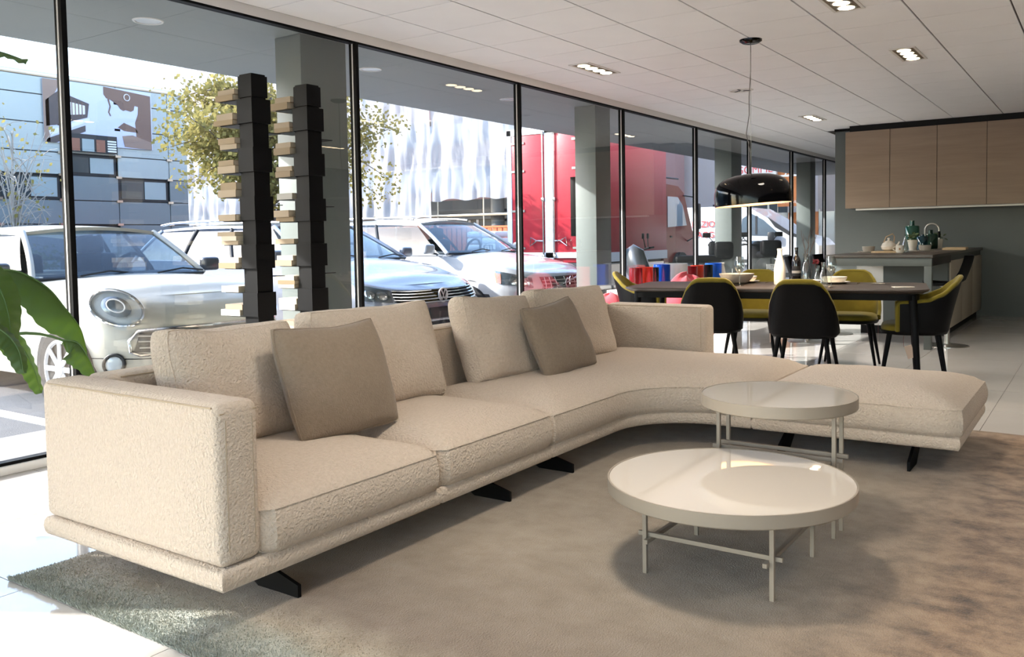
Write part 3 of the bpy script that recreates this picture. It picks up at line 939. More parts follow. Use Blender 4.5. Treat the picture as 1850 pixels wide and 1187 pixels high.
def put_chair(x, y, heading, arm, label):
    e = empty('dining_chair', (x, y, 0), RAD(heading) - pi / 2, label=label, cat='dining chair', group='olive dining chairs')
    d = CH[arm]
    for k in ('outer_shell', 'inner_pad', 'rim', 'seat', 'seat_shell'): link(k, d[k], e)
    for mm in d['leg']: link('leg', mm, e)
    return e
put_chair(6.77, 2.70, 22, False, 'black-backed olive chair seen from behind, directly behind the sofa end')
put_chair(6.73, 1.92, 8, False, 'black-backed olive chair seen from behind, below the white bottle')
put_chair(7.86, 2.72, 190, False, 'olive chair on the window side of the table, facing the viewer, left one')
put_chair(7.95, 1.88, 188, False, 'olive chair on the far side of the table, facing the viewer, right one')
put_chair(7.33, 1.25, 101, True, 'olive armchair with black shell at the right end of the table')
put_chair(7.52, 3.62, -72, True, 'olive armchair at the left end of the table by the window')
def price_tag(x, y, z, label, rot):
    e = empty('price_tag', (x, y, z), rot, label=label, cat='price tag', group='price tags')
    o = L().box((0, 0, -0.14), (0.062, 0.0015, 0.10)); o.obj('card', M('tag_card', 'cdb7a4', 0.7), e).rotation_euler = (0, RAD(20), 0)
    L().tube([(0, 0, 0), (0.006, 0, -0.05), (0, 0, -0.1)], 0.0012, 5).obj('string', M('tag_string', '7e2f2a', 0.8), e)
price_tag(7.66, 2.50, 0.40, 'pale card price tag hanging under the left far chair', 0.4)
price_tag(7.86, 1.62, 0.40, 'pale card price tag hanging under the right far chair', 0.2)
price_tag(7.12, 1.28, 0.40, 'price tag on a long string under the right armchair', 1.2)

# ------------------------------------------------------------------ things on the dining table
m_porc = M('ivory_porcelain', 'e5ddd0', 0.25, coat=0.3)
m_grey = M('grey_stoneware', 'a19a90', 0.45)
m_wine = M('dark_bottle_glass', '0d0b0c', 0.08, coat=0.6)
def lathe_thing(name, label, cat, x, y, z, prof, mat, group=None, n=36, **kw):
    e = L().lathe(prof, n=n).obj(name, mat, None, (x, y, z))
    return tag(e, label, cat, group)
def plate_set(x, y, who, bowl=True):
    lathe_thing('dinner_plate', 'flat ivory dinner plate ' + who, 'plate', x, y, TZ, [(0.0, 0.001), (0.085, 0.001), (0.13, 0.016), (0.132, 0.019), (0.085, 0.006), (0, 0.005)], m_porc, 'ivory dinner plates', 48)
    if bowl:
        lathe_thing('soup_bowl', 'shallow ivory soup bowl ' + who, 'bowl', x, y, TZ + 0.0065, [(0.0, 0.0), (0.075, 0.0), (0.10, 0.03), (0.108, 0.052), (0.104, 0.053), (0.094, 0.03), (0.07, 0.008), (0, 0.006)], m_porc, 'ivory soup bowls', 48)
plate_set(7.02, 2.80, 'on the table behind the leftmost dining chair')
plate_set(7.52, 2.68, 'by the window-side chair')
plate_set(6.98, 1.98, 'behind the chair back below the white bottle')
plate_set(7.58, 1.92, 'in front of the right far chair')
b = L()
n = 64
def rib(r, z): return [((r + 0.002 * (k % 2)) * cos(2 * pi * k / n), (r + 0.002 * (k % 2)) * sin(2 * pi * k / n), z) for k in range(n)]
vs = b.grid([rib(r, z) for r, z in ((0.06, 0), (0.10, 0.02), (0.135, 0.06), (0.148, 0.092), (0.143, 0.093), (0.128, 0.06), (0.09, 0.024), (0.03, 0.014))], closed_v=True)
b.cap(vs[0][::-1]); b.cap(vs[-1])
tag(b.obj('serving_bowl', m_grey, None, (7.26, 2.66, TZ), smooth=20), 'large ribbed grey serving bowl at the left of the table', 'bowl')
def wine_glass(x, y, label):
    e = empty('wine_glass', (x, y, TZ), label=label, cat='wine glass', group='stemmed wine glasses')
    L().lathe([(0.036, 0.0), (0.034, 0.003), (0.006, 0.008), (0.0045, 0.02), (0.0045, 0.095), (0.008, 0.105)], n=32).obj('stem', m_glass, e)
    L().lathe([(0.006, 0.104), (0.028, 0.122), (0.042, 0.15), (0.044, 0.175), (0.038, 0.215), (0.033, 0.245), (0.0322, 0.245), (0.037, 0.215), (0.043, 0.175), (0.041, 0.15), (0.027, 0.124), (0.0, 0.108)], n=36, capb=False).obj('cup', m_glass, e)
wine_glass(7.02, 2.545, 'clear stemmed wine glass beside the ribbed grey bowl')
wine_glass(7.12, 1.825, 'clear stemmed wine glass right of the small carafes')
lathe_thing('bottle', 'tall matt ivory ceramic bottle in the middle of the table', 'bottle', 7.33, 2.305, TZ, [(0.0, 0), (0.045, 0), (0.048, 0.01), (0.048, 0.13), (0.04, 0.18), (0.024, 0.235), (0.019, 0.265), (0.019, 0.288), (0.022, 0.29), (0.022, 0.304), (0.018, 0.306), (0, 0.30)], M('matt_ivory', 'd8cfc3', 0.6), None, 40)
e = empty('wine_bottle', (7.62, 2.25, TZ), label='dark red wine bottle beside the carafe with twigs', cat='bottle')
L().lathe([(0.0, 0.004), (0.034, 0), (0.037, 0.006), (0.037, 0.19), (0.03, 0.215), (0.015, 0.24), (0.0135, 0.295), (0.0155, 0.297), (0.0155, 0.31), (0, 0.31)], n=32).obj('glass', m_wine, e)
L().lathe([(0.0375, 0.06), (0.0376, 0.062), (0.0376, 0.145), (0.0375, 0.147)], n=32, capb=False, capt=False).obj('label', M('bottle_label', '1c1a1c', 0.5), e)
L().lathe([(0.0378, 0.085), (0.0379, 0.086), (0.0379, 0.106), (0.0378, 0.107)], n=32, capb=False, capt=False).obj('label_band', M('label_print', 'b9b4ae', 0.6), e)
e = empty('carafe', (7.62, 2.165, TZ), label='tall clear glass carafe holding bare twigs', cat='carafe')
L().lathe([(0.0, 0.004), (0.045, 0.0), (0.048, 0.02), (0.046, 0.11), (0.03, 0.16), (0.024, 0.19), (0.024, 0.23), (0.033, 0.255), (0.0318, 0.255), (0.0228, 0.23), (0.0228, 0.19), (0.0288, 0.16), (0.0448, 0.11), (0.0465, 0.02), (0, 0.008)], n=36).obj('glass', m_glass, e)
m_twig = M('twig_bark', '5f4e44', 0.8)
for k, (tx, ty, tz, kk) in enumerate(((0.10, -0.10, 0.50, 1), (0.02, 0.05, 0.46, 2), (0.06, -0.03, 0.52, 3))):
    tw = empty('twig', (7.62, 2.165, TZ), label=('long bare twig leaning right out of the carafe', 'bare twig leaning left out of the carafe', 'upright bare twig in the carafe')[k], cat='twig', group='bare twigs')
    pts = bez((0.01 * k - 0.01, 0.0, 0.02), (0.005, 0.01 * kk - 0.02, 0.2), (tx * 0.6, ty * 0.3, tz * 0.7), (tx, ty, tz), 8)
    L().tube([p + Vector((0.006 * sin(i * 2.1 + k), 0.006 * cos(i * 1.7 + k), 0)) * (i > 2) for i, p in enumerate(pts)], [0.0036 - 0.00028 * i for i in range(9)], 6).obj('stem', m_twig, tw)
    for q in (4, 5, 6):
        s = Vector((0.05 * cos(q * 2 + k), 0.05 * sin(q * 2.4 + k), 0.07))
        L().tube([pts[q], pts[q] + s * 0.5, pts[q] + s], [0.002, 0.0016, 0.001], 5).obj('branch', m_twig, tw)
for k, (x, y, h) in enumerate(((7.70, 2.085, 0.15), (7.60, 2.07, 0.13), (7.30, 1.935, 0.19))):
    s = h / 0.19
    lathe_thing('small_carafe', ('small clear carafe standing behind the twig carafe', 'lowest clear carafe on the table', 'clear narrow-necked carafe left of the right wine glass')[k], 'carafe', x, y, TZ, [(0.0, 0.004), (0.034 * s, 0), (0.038 * s, 0.02), (0.03 * s, 0.08 * s), (0.016 * s, 0.12 * s), (0.014 * s, 0.16 * s), (0.018 * s, 0.19 * s), (0.0166 * s, 0.19 * s), (0.0126 * s, 0.16 * s), (0.0146 * s, 0.12 * s), (0.0285 * s, 0.08 * s), (0.036 * s, 0.02), (0, 0.008)], m_glass, 'small carafes')
e = empty('red_flower', (7.70, 2.105, TZ + 0.07), label='small dark red flower between the carafes', cat='flower')
for k in range(9):
    a = k * 0.7
    L().lathe([(0.0, -0.012), (0.012, -0.004), (0.013, 0.004), (0, 0.012)], (0.018 * cos(a), 0.018 * sin(a), 0.10 + 0.012 * (k % 3)), 10).obj('petal', M('red_petal', '6d1420', 0.6), e)
L().cyl((0, 0, -0.06), (0, 0, 0.11), 0.002, n=6).obj('stem', m_twig, e)
tag(L().box((0, 0, 0.004), (0.15, 0.075, 0.008), 0.003).obj('menu_card', m_porc, None, (7.18, 1.30, TZ), RAD(-60)), 'flat ivory card lying near the right end of the table', 'card')
nb = L(); nb.grid([[(u * 0.16 - 0.08, v * 0.06 - 0.03, 0.004 + 0.012 * (2 * u - 1) ** 2 * (u > .5) + 0.003 * sin(5 * u)) for v in (0, .5, 1)] for u in [i / 12 for i in range(13)]])
nb.grid([[(u * 0.16 - 0.08, v * 0.06 - 0.03, 0.001 + 0.012 * (2 * u - 1) ** 2 * (u > .5)) for v in (0, .5, 1)] for u in [i / 12 for i in range(13)]])
tag(nb.obj('spoon_rest', m_porc, None, (7.62, 1.56, TZ), RAD(-100)), 'small curved ivory dish near the far right table edge', 'dish')
m_cut = M('bronze_cutlery', '6b5540', 0.25, 0.9)
for k, (x, y) in enumerate(((6.98, 2.60), (7.0, 2.57), (7.02, 1.80), (7.66, 1.74), (7.60, 2.50))):
    b = L().b2((-0.10, -0.004, 0.001), (0.02, 0.004, 0.004)).b2((0.02, -0.010, 0.001), (0.10, 0.010, 0.004), 0.001)
    tag(b.obj('cutlery', m_cut, None, (x, y, TZ), RAD(10)), ('bronze knife below the left wine glass', 'bronze fork next to the knife below the left wine glass', 'bronze knife by the right wine glass', 'bronze fork beside the far right plate', 'bronze fork beside the far left plate')[k], 'cutlery', 'bronze cutlery')

# ------------------------------------------------------------------ kitchen
m_cab = M('grey_oak_veneer', '96826f', 0.5, var=(1.3, '84715f', 0.3), stretch=(2, 1.0, 14))
m_counter = M('dark_stone_top', '4b4540', 0.3, var=(20, '3f3a35', 0.3))
m_gap = M('shadow_gap_black', '0c0c0d', 0.8)
for k in range(7):
    y1 = 3.20 - 0.614 * k; y0 = y1 - 0.614
    e = empty('wall_cabinet', (13.6, (y0 + y1) / 2, 1.545), label='grey oak wall cabinet, ' + ('leftmost of the row', 'second from the left', 'third from the left', 'fourth from the left, cut by the picture edge', 'fifth from the left', 'sixth from the left', 'seventh from the left')[k], cat='wall cabinet', group='row of wall cabinets')
    B().b2((13.275, y0 + 0.001, 1.55), (13.6, y1 - 0.001, 2.655)).obj('body', m_gap, e)
    B().b2((13.25, y0 + 0.003, 1.545), (13.272, y1 - 0.003, 2.66), 0.001, 1).obj('door', m_cab, e)
tag(B().b2((13.30, -1.0, 2.662), (13.6, 3.15, ZC)).obj('trim_2', m_gap), kind='structure')
e = empty('light_strip', (13.3, 1.2, 1.52), label='slim white light profile under the wall cabinets', cat='light strip')
B().b2((13.29, -1.05, 1.515), (13.33, 3.06, 1.543), 0.003).obj('profile', M('strip_white', 'e4e2dc', 0.4), e)
B().b2((13.33, -1.05, 1.518), (13.36, 3.06, 1.54)).obj('diffuser', m_white, e)
IX0, IX1, IY0, IY1, IZ = 9.40, 13.58, 1.43, 2.47, 0.955
tag(B().b2((IX0, IY0, IZ - 0.032), (IX1, IY1, IZ), 0.003).obj('kitchen_worktop', m_counter), 'long dark stone worktop of the kitchen peninsula', 'worktop')
e = empty('bar_trestle', (IX0, IY0, 0), label='grey steel bar frame carrying the near end of the worktop', cat='table frame')
m_bar = M('grey_lacquer_frame', '515755', 0.45)
B().b2((IX0 + 0.01, IY0 + 0.01, IZ - 0.115), (IX0 + 0.06, IY1 - 0.01, IZ - 0.033), 0.002).obj('rail', m_bar, e)
B().b2((IX0 + 0.06, IY0 + 0.01, IZ - 0.115), (10.7, IY0 + 0.05, IZ - 0.033), 0.002).obj('rail', M('dark_rail', '2b2624', 0.5), e)
B().b2((IX0 + 0.06, IY1 - 0.05, IZ - 0.115), (10.7, IY1 - 0.01, IZ - 0.033), 0.002).obj('rail', m_bar, e)
for y in (IY0 + 0.01, IY1 - 0.08):
    B().b2((IX0 + 0.01, y, 0.0), (IX0 + 0.08, y + 0.07, IZ - 0.115), 0.002).obj('leg', m_bar, e)
e = empty('island_cabinet', (10.7, IY0, 0), label='low kitchen base cabinets with pale side panels under the worktop', cat='base cabinet')
B().b2((10.72, IY0 + 0.03, 0.1), (13.56, IY1 - 0.02, IZ - 0.033)).obj('body', m_bar, e)
m_pale = M('pale_panel', 'a59d8d', 0.5)
for k in range(3):
    B().b2((10.72 + 0.95 * k, IY0 + 0.012, 0.10), (11.665 + 0.95 * k, IY0 + 0.03, IZ - 0.10), 0.002).obj('side_panel', m_pale, e)
B().b2((10.70, 1.47, 0.10), (10.72, 2.15, IZ - 0.04)).obj('end_panel', m_bar, e)
B().b2((10.70, 2.153, 0.10), (10.72, 2.45, IZ - 0.04)).obj('door', m_white, e)  # white here stands in for sunlight on this part of the cabinet front
B().b2((10.74, IY0 + 0.07, 0.0), (13.56, IY1 - 0.06, 0.1)).obj('plinth', m_gap, e)
# bar stools
def stool(x, y, heading, label, white_base):
    e = empty('bar_stool', (x, y, 0), RAD(heading) - pi / 2, label=label, cat='bar stool', group='black bar stools')
    mb = m_chrome if white_base else m_black
    L().lathe([(0.0, 0), (0.21, 0), (0.21, 0.006), (0.06, 0.014), (0.03, 0.022), (0.028, 0.05), (0, 0.05)], n=40).obj('base', m_steel, e)
    L().cyl((0, 0, 0.02), (0, 0, 0.62), 0.027, n=20).obj('column', m_steel, e)
    L().lathe([(0.03, 0.60), (0.09, 0.625), (0.10, 0.63), (0, 0.632)], n=24).obj('bracket', m_white, e)
    b = L()
    prof = [(0.21, 0.655), (0.19, 0.64), (0.1, 0.632), (0.0, 0.634), (-0.10, 0.65), (-0.17, 0.70), (-0.20, 0.78), (-0.23, 0.87), (-0.245, 0.935)]
    def row(s, d):
        out = []
        for i in range(13):
            u = -1 + i / 6
            wd = 0.20 * (1 - 0.12 * max(0, s - 4) / 4) * (1 - 0.25 * (1 - min(1, s / 1.0)))
            yy, zz = prof[s]
            out.append((u * wd, yy + (0.06 * u * u if s > 4 else 0), zz + 0.03 * u * u * (1 if s < 6 else 0.2) - d))
        return out
    b.grid([row(s, 0) for s in range(9)]); b.grid([row(s, 0.014) for s in range(9)])
    top = [row(0, 0), row(0, 0.014)]; b.grid(top); b.grid([row(8, 0), row(8, 0.014)])
    b.grid([[row(s, 0)[0], row(s, 0.014)[0]] for s in range(9)]); b.grid([[row(s, 0)[-1], row(s, 0.014)[-1]] for s in range(9)])
    b.obj('seat_shell', m_satin, e, smooth=60)
    L().tube([(-0.1, 0.12, 0.28), (0, 0.16, 0.28), (0.1, 0.12, 0.28), (0.0, 0.02, 0.28), (-0.1, 0.12, 0.28)], 0.008, 8).obj('footrest', m_steel, e)
stool(9.86, 1.36, 88, 'black shell bar stool on a steel pedestal at the right of the bar', True)
stool(10.5, 2.66, -92, 'black shell bar stool on the window side of the bar', True)
stool(9.62, 2.72, -80, 'black shell bar stool at the left front corner of the bar', True)

# ------------------------------------------------------------------ things on the worktop
def on_bar(name, label, cat, x, y, prof, mat, group=None, n=32, dz=0.0):
    return lathe_thing(name, label, cat, x, y, IZ + dz, prof, mat, group, n)
PL = [(0.0, 0.001), (0.08, 0.001), (0.12, 0.008), (0.122, 0.011), (0.08, 0.005), (0, 0.004)]
BW = [(0.0, 0.0), (0.05, 0.0), (0.066, 0.02), (0.07, 0.062), (0.066, 0.063), (0.06, 0.02), (0, 0.008)]
tag(L().box((0, 0, 0.001), (0.45, 0.32, 0.002)).obj('placemat', m_grey, None, (10.62, 2.29, IZ), 0), 'thin grey placemat under the left plate on the bar', 'placemat', 'grey placemats')
on_bar('plate', 'flat plate under the left grey bowl on the bar', 'plate', 10.62, 2.30, PL, m_porc, 'bar plates', dz=0.002)
on_bar('bowl', 'small grey bowl at the left end of the bar', 'bowl', 10.62, 2.30, BW, m_grey, 'grey bar bowls', dz=0.0085)
tag(L().box((0, 0, 0.009), (0.24, 0.30, 0.018), 0.004).obj('serving_board', M('pale_wood', 'd8bd98', 0.5, var=(4, 'c9ab84', 0.3), stretch=(1, 8, 8)), None, (10.42, 2.06, IZ), RAD(4)), 'pale wooden board under the white teapot', 'board')
e = empty('teapot', (10.55, 2.065, IZ + 0.018), label='round white teapot with a leather-wrapped handle', cat='teapot')
L().lathe([(0.0, 0), (0.045, 0), (0.075, 0.02), (0.084, 0.05), (0.07, 0.085), (0.045, 0.102), (0.0, 0.104)], n=36).obj('body', m_porc, e)
L().lathe([(0.045, 0.102), (0.04, 0.112), (0.014, 0.12), (0.012, 0.13), (0.018, 0.14), (0.012, 0.15), (0, 0.15)], n=28).obj('lid', m_porc, e)
L().tube([(0, -0.07, 0.05), (0, -0.10, 0.075), (0, -0.115, 0.105)], [0.016, 0.012, 0.009], 12).obj('spout', m_porc, e)
L().tube([(0, 0.06, 0.08), (0, 0.03, 0.16), (0, -0.04, 0.195), (0, -0.06, 0.165), (0, -0.055, 0.10)], 0.006, 10).obj('handle', M('leather_wrap', 'b89a7a', 0.7), e)
e = empty('mug', (10.30, 1.90, IZ), label='white mug with a brown speck right of the teapot', cat='mug')
L().lathe([(0.0, 0.0), (0.035, 0), (0.043, 0.015), (0.043, 0.085), (0.04, 0.085), (0.038, 0.015), (0, 0.008)], n=32).obj('body', m_porc, e)
L().tube([(0.0, 0.042, 0.07), (0, 0.07, 0.06), (0, 0.07, 0.035), (0, 0.042, 0.025)], 0.005, 8).obj('handle', m_porc, e)
L().box((-0.043, -0.006, 0.045), (0.002, 0.016, 0.02), rot=None).obj('print', M('brown_print', '9a6a45', 0.6), e)
on_bar('water_carafe', 'small clear carafe right of the mug on the bar', 'carafe', 10.72, 1.92, [(0, 0.004), (0.04, 0), (0.042, 0.03), (0.03, 0.1), (0.016, 0.14), (0.014, 0.18), (0.0126, 0.18), (0.0145, 0.14), (0.0285, 0.1), (0.040, 0.03), (0, 0.008)], m_glass)
def potted(x, y, label, s=1.0, seed=1):
    e = empty('potted_plant', (x, y, IZ), label=label, cat='potted plant', group='potted plants on the worktop')
    L().lathe([(0.0, 0), (0.046 * s, 0), (0.062 * s, 0.13 * s), (0.058 * s, 0.13 * s), (0.05 * s, 0.11 * s), (0, 0.11 * s)], n=32).obj('pot', m_porc, e)
    rg = random.Random(seed)
    me = L().grid and None
    lm = L(); lm.grid([[(0, 0, 0), (0.002, 0.0, 0.0)], [(-0.014, 0.02, 0.004), (0.014, 0.02, 0.004)], [(-0.012, 0.036, 0.002), (0.012, 0.036, 0.002)], [(-0.001, 0.05, -0.004), (0.001, 0.05, -0.004)]])
    lm = lm.mesh('leaf', M('small_leaf', '6f7f55', 0.5, var=(20, '4f6040', 0.3)))
    for k in range(42):
        o = link('leaf', lm, e, (rg.gauss(0, 0.024) * s, rg.gauss(0, 0.024) * s, (0.12 + 0.075 * rg.random()) * s))
        o.rotation_euler = (rg.uniform(-0.4, 1.2), rg.uniform(-0.6, 0.6), rg.uniform(0, 6.28)); o.scale = (s, s, s)
potted(11.75, 2.02, 'small leafy plant in a white pot beside the green bottle', 1.0, 2)
potted(12.95, 1.90, 'leafy plant in a white pot half hidden behind the tap', 1.0, 5)
m_green = M('green_glass', '1f5a4a', 0.05, coat=0.4, trans=0.35)
m_teal = M('teal_glass', '163f4c', 0.05, coat=0.4, trans=0.3)
on_bar('green_bottle', 'large green glass bottle with a short neck', 'bottle', 12.30, 2.12, [(0, 0.004), (0.085, 0), (0.09, 0.02), (0.09, 0.30), (0.082, 0.312), (0.03, 0.316), (0.027, 0.37), (0.03, 0.372), (0.03, 0.38), (0, 0.38)], m_green)
on_bar('teal_bottle', 'dark teal glass bottle in front of the green bottle', 'bottle', 12.05, 1.955, [(0, 0.004), (0.065, 0), (0.07, 0.02), (0.07, 0.16), (0.06, 0.175), (0.022, 0.18), (0.02, 0.2), (0, 0.2)], m_teal)
on_bar('green_jar', 'dark green glass jar with a narrow neck right of the tap', 'bottle', 12.75, 1.97, [(0, 0.004), (0.088, 0), (0.092, 0.02), (0.092, 0.18), (0.08, 0.20), (0.03, 0.206), (0.027, 0.25), (0.032, 0.256), (0, 0.256)], M('dark_green_glass', '123a2b', 0.06, coat=0.4, trans=0.2))
e = empty('kitchen_tap', (12.45, 1.99, IZ), label='tall brushed steel gooseneck kitchen tap', cat='tap')
L().cyl((0, 0, 0), (0, 0, 0.07), 0.024, n=20).obj('body', m_steel, e)
arcp = [(0, 0, 0.05), (0, 0, 0.25)] + [(0, -0.085 + 0.085 * cos(a), 0.25 + 0.085 * sin(a)) for a in (i / 12 * pi for i in range(13))] + [(0, -0.17, 0.22)]
L().tube(arcp, 0.012, 12).obj('spout', m_steel, e)
L().cyl((0, -0.17, 0.235), (0, -0.172, 0.15), 0.015, n=16).obj('spray_grip', m_satin, e)
L().cyl((0, -0.172, 0.15), (0, -0.172, 0.125), 0.013, n=16).obj('spray_head', m_steel, e)
L().tube([(0, 0.02, 0.05), (0, 0.06, 0.06)], 0.006, 8).obj('lever', m_steel, e)
on_bar('plate', 'flat dark-rimmed plate under the right grey bowl on the bar', 'plate', 11.20, 1.79, PL, m_porc, 'bar plates', dz=0.002)
on_bar('bowl', 'small grey bowl in front of the tap', 'bowl', 11.20, 1.79, BW, m_grey, 'grey bar bowls', dz=0.0085)
tag(L().box((0, 0, 0.001), (0.45, 0.32, 0.002)).obj('placemat', m_grey, None, (11.2, 1.79, IZ), 0), 'thin grey placemat under the right plate on the bar', 'placemat', 'grey placemats')
tag(L().box((0, 0, 0.014), (0.62, 0.26, 0.028), 0.004).obj('chopping_board', MATS['pale_wood'], None, (12.1, 1.58, IZ), RAD(4)), 'long pale wooden chopping board at the right end of the worktop', 'board')
# ------------------------------------------------------------------ book towers
ORD = ['top', 'second', 'third', 'fourth', 'fifth', 'sixth', 'seventh', 'eighth', 'ninth', 'tenth', 'eleventh', 'twelfth', 'thirteenth', 'fourteenth']
m_cov = {k: M('book_cover_' + k, c, 0.6) for k, c in dict(kraft='a8957b', cream='d2c8b3', tan='96805f', grey='b9b7b0', blue='3f86b8', teal='56707d', white='e8e4da').items()}
m_pages = M('book_pages', 'c9bda6', 0.8, bump=(30, 0.001), stretch=(1, 1, 60))
def book(name_label, group, x, y, z, dx, dy, dz, cov, rz):
    e = empty('book', (x, y, z), rz, label=name_label, cat='book', group=group)
    t = 0.0025
    c = L()
    c.b2((-dx / 2, -dy / 2, 0), (dx / 2, dy / 2, t)).b2((-dx / 2, -dy / 2, dz - t), (dx / 2, dy / 2, dz)).b2((-dx / 2, -dy / 2, t), (-dx / 2 + t, dy / 2, dz - t))
    c.obj('cover', m_cov[cov], e, smooth=0)
    L().b2((-dx / 2 + t, -dy / 2 + 0.003, t), (dx / 2 - 0.003, dy / 2 - 0.003, dz - t)).obj('pages', m_pages, e, smooth=0)
def tower(x, y, side, counts, seed):
    rg = random.Random(seed)
    e = empty('book_tower', (x, y, 0), label='tall black steel book tower, the %s of the two by the window' % side, cat='bookshelf', group='black book towers')
    L().b2((-0.17, -0.17, 0), (0.17, 0.17, 0.012), 0.002).obj('base_plate', m_black, e)
    L().b2((-0.048, -0.048, 0.012), (0.048, 0.055, 2.13)).obj('spine', m_black, e)
    L().b2((-0.056, -0.056, 2.0), (0.056, 0.06, 2.12)).obj('sleeve', m_black, e)
    for k in range(14):
        zz = 1.99 - 0.1365 * k
        L().b2((-0.065, 0.055, zz - 0.004), (0.065, 0.215, zz)).obj('shelf', m_black, e)
        if k % 2 == 0: L().b2((-0.066, -0.066, zz - 0.136), (0.066, 0.062, zz)).obj('sleeve', m_black, e)
        else: L().b2((-0.052, -0.052, zz - 0.136), (0.058, 0.06, zz)).obj('sleeve', m_black, e)
        if k % 3 == 1: L().b2((0.06, -0.06, zz - 0.05), (0.14, 0.06, zz - 0.046)).obj('shelf', m_black, e)
        n, cols = counts[k] if k < len(counts) else (2, ('kraft', 'cream', 'white'))
        z = zz
        for q in range(n):
            dz = rg.uniform(0.026, 0.042) if n < 3 else rg.uniform(0.022, 0.028)
            if n == 1: dz = rg.uniform(0.03, 0.05)
            dy = rg.uniform(0.135, 0.165); dx = rg.uniform(0.12, 0.15)
            pos = '' if n == 1 else (' lower of two' if q == 0 else ' upper of two') if n == 2 else (' lowest of three', ' middle of three', ' topmost of three')[q]
            colr = cols[q % len(cols)]
            book('%s book lying%s on the %s shelf of the %s book tower' % ({'kraft': 'light brown', 'tan': 'brown', 'teal': 'grey blue'}.get(colr, colr), pos, ORD[k], side), 'books in the %s tower' % side,
                 x + rg.uniform(-0.012, 0.004), y + 0.072 + dy / 2 + rg.uniform(0, 0.022), z + 0.0003, dx, dy, dz, colr, rg.uniform(-0.06, 0.06))
            z += dz + 0.0006
K, T_, C_, G_, W_ = 'kraft', 'tan', 'cream', 'grey', 'white'
tower(3.25, 4.02, 'left', [(2, (T_, K)), (2, (T_, K)), (2, (K, T_)), (2, (K, T_)), (2, (K, T_)), (1, (K,)), (3, (K, C_, K)), (2, (T_, C_)), (1, (C_,)), (2, (W_, K)), (2, ('blue', 'teal')), (2, (C_, W_)), (1, (K,)), (2, (K, C_))], 11)
tower(3.672, 4.04, 'right', [(2, (T_, K)), (2, (T_, K)), (2, (T_, K)), (2, (T_, K)), (1, (G_,)), (2, (T_, K)), (1, (K,)), (2, (K, C_)), (3, (C_, T_, C_)), (2, (W_, C_)), (2, (C_, K)), (1, (W_,)), (2, (K, C_)), (2, (W_, C_))], 23)

# ------------------------------------------------------------------ big-leaved plant by the window
def leaf_mat(name, c1, c2):
    m = M(name, c1, 0.38, var=(3.5, c2, 0.3), bump=None, spec=0.4)
    t = m.node_tree
    b = t.nodes['Principled BSDF']
    tl = t.nodes.new('ShaderNodeBsdfTranslucent')
    tl.inputs['Color'].default_value = lin('aac460')
    mx = t.nodes.new('ShaderNodeMixShader'); mx.inputs['Fac'].default_value = 0.32
    t.links.new(b.outputs['BSDF'], mx.inputs[1]); t.links.new(tl.outputs['BSDF'], mx.inputs[2])
    t.links.new(mx.outputs['Shader'], t.nodes['Material Output'].inputs['Surface'])
    return m
m_leafA = leaf_mat('leaf_green', '4d6640', '3e5734')
m_petiole = M('petiole', '4d6b3a', 0.5)
plant = empty('strelitzia_plant', (1.30, 3.95, 0), label='large-leaved green plant in front of the window left of the sofa', cat='potted plant')
def leaf(mid, nrm, wmax, fold=0.5, seed=0, pet=None, sides=(1.0, 1.0)):
    P = [Vector(p) for p in mid]
    n = 44
    pts = []
    for i in range(n + 1):           # Catmull-Rom along the midrib
        t = i / n * (len(P) - 1); k = min(int(t), len(P) - 2); f = t - k
        p0, p1, p2, p3 = P[max(k - 1, 0)], P[k], P[k + 1], P[min(k + 2, len(P) - 1)]
        pts.append(0.5 * ((2 * p1) + (p2 - p0) * f + (2 * p0 - 5 * p1 + 4 * p2 - p3) * f * f + (3 * p1 - p0 - 3 * p2 + p3) * f ** 3))
    nv = Vector(nrm).normalized()
    rows = []
    for i, p in enumerate(pts):
        t = i / n
        d = (pts[min(i + 1, n)] - pts[max(i - 1, 0)]).normalized()
        s = d.cross(nv).normalized()
        up = s.cross(d).normalized()
        w = wmax * (sin(pi * min(1, t * 0.94 + 0.04)) ** 0.62) * (1 - 0.25 * t)
        row = []
        for j in range(-6, 7):
            u = j / 6
            ww = w * sides[0 if u < 0 else 1]
            rip = 0.0035 * sin(i * 1.25 - abs(j) * 0.5 + seed) * min(1, abs(u) * 2)
            row.append(p + s * (u * ww * cos(fold * abs(u))) + up * (abs(u) * ww * sin(fold) * -1.0 + rip + 0.012 * sin(6 * t + seed) * u))
        rows.append(row)
    b = B(); b.grid(rows)
    o = b.obj('leaf', m_leafA, plant, smooth=80)
    md = o.modifiers.new('thickness', 'SOLIDIFY'); md.thickness = 0.0012
    L().tube([q + Vector((0, 0, 0.001)) for q in pts[:-1]], [0.0045 * (1 - 0.8 * i / n) for i in range(n)], 6).obj('midrib', m_petiole, o)
    if pet:
        B().tube(bez(pet[0], pet[1], pet[2], pts[0], 14), [0.012 - 0.0005 * i for i in range(15)], 8).obj('petiole', m_petiole, plant)
base = (1.30, 3.95, 0.35)
leaf([(1.69, 3.78, 1.09), (1.80, 3.75, 1.075), (1.90, 3.72, 1.005), (1.965, 3.70, 0.91), (2.015, 3.68, 0.82), (2.03, 3.66, 0.71)], (0.30, -0.75, 0.62), 0.135, 0.9, 1, (base, (1.32, 3.92, 0.9), (1.55, 3.85, 1.15)))
leaf([(1.875, 3.56, 0.79), (1.925, 3.54, 0.775), (1.96, 3.52, 0.70), (1.985, 3.50, 0.60)], (0.5, -0.6, 0.55), 0.085, 0.9, 2, (base, (1.45, 3.8, 0.8), (1.70, 3.62, 0.90)))
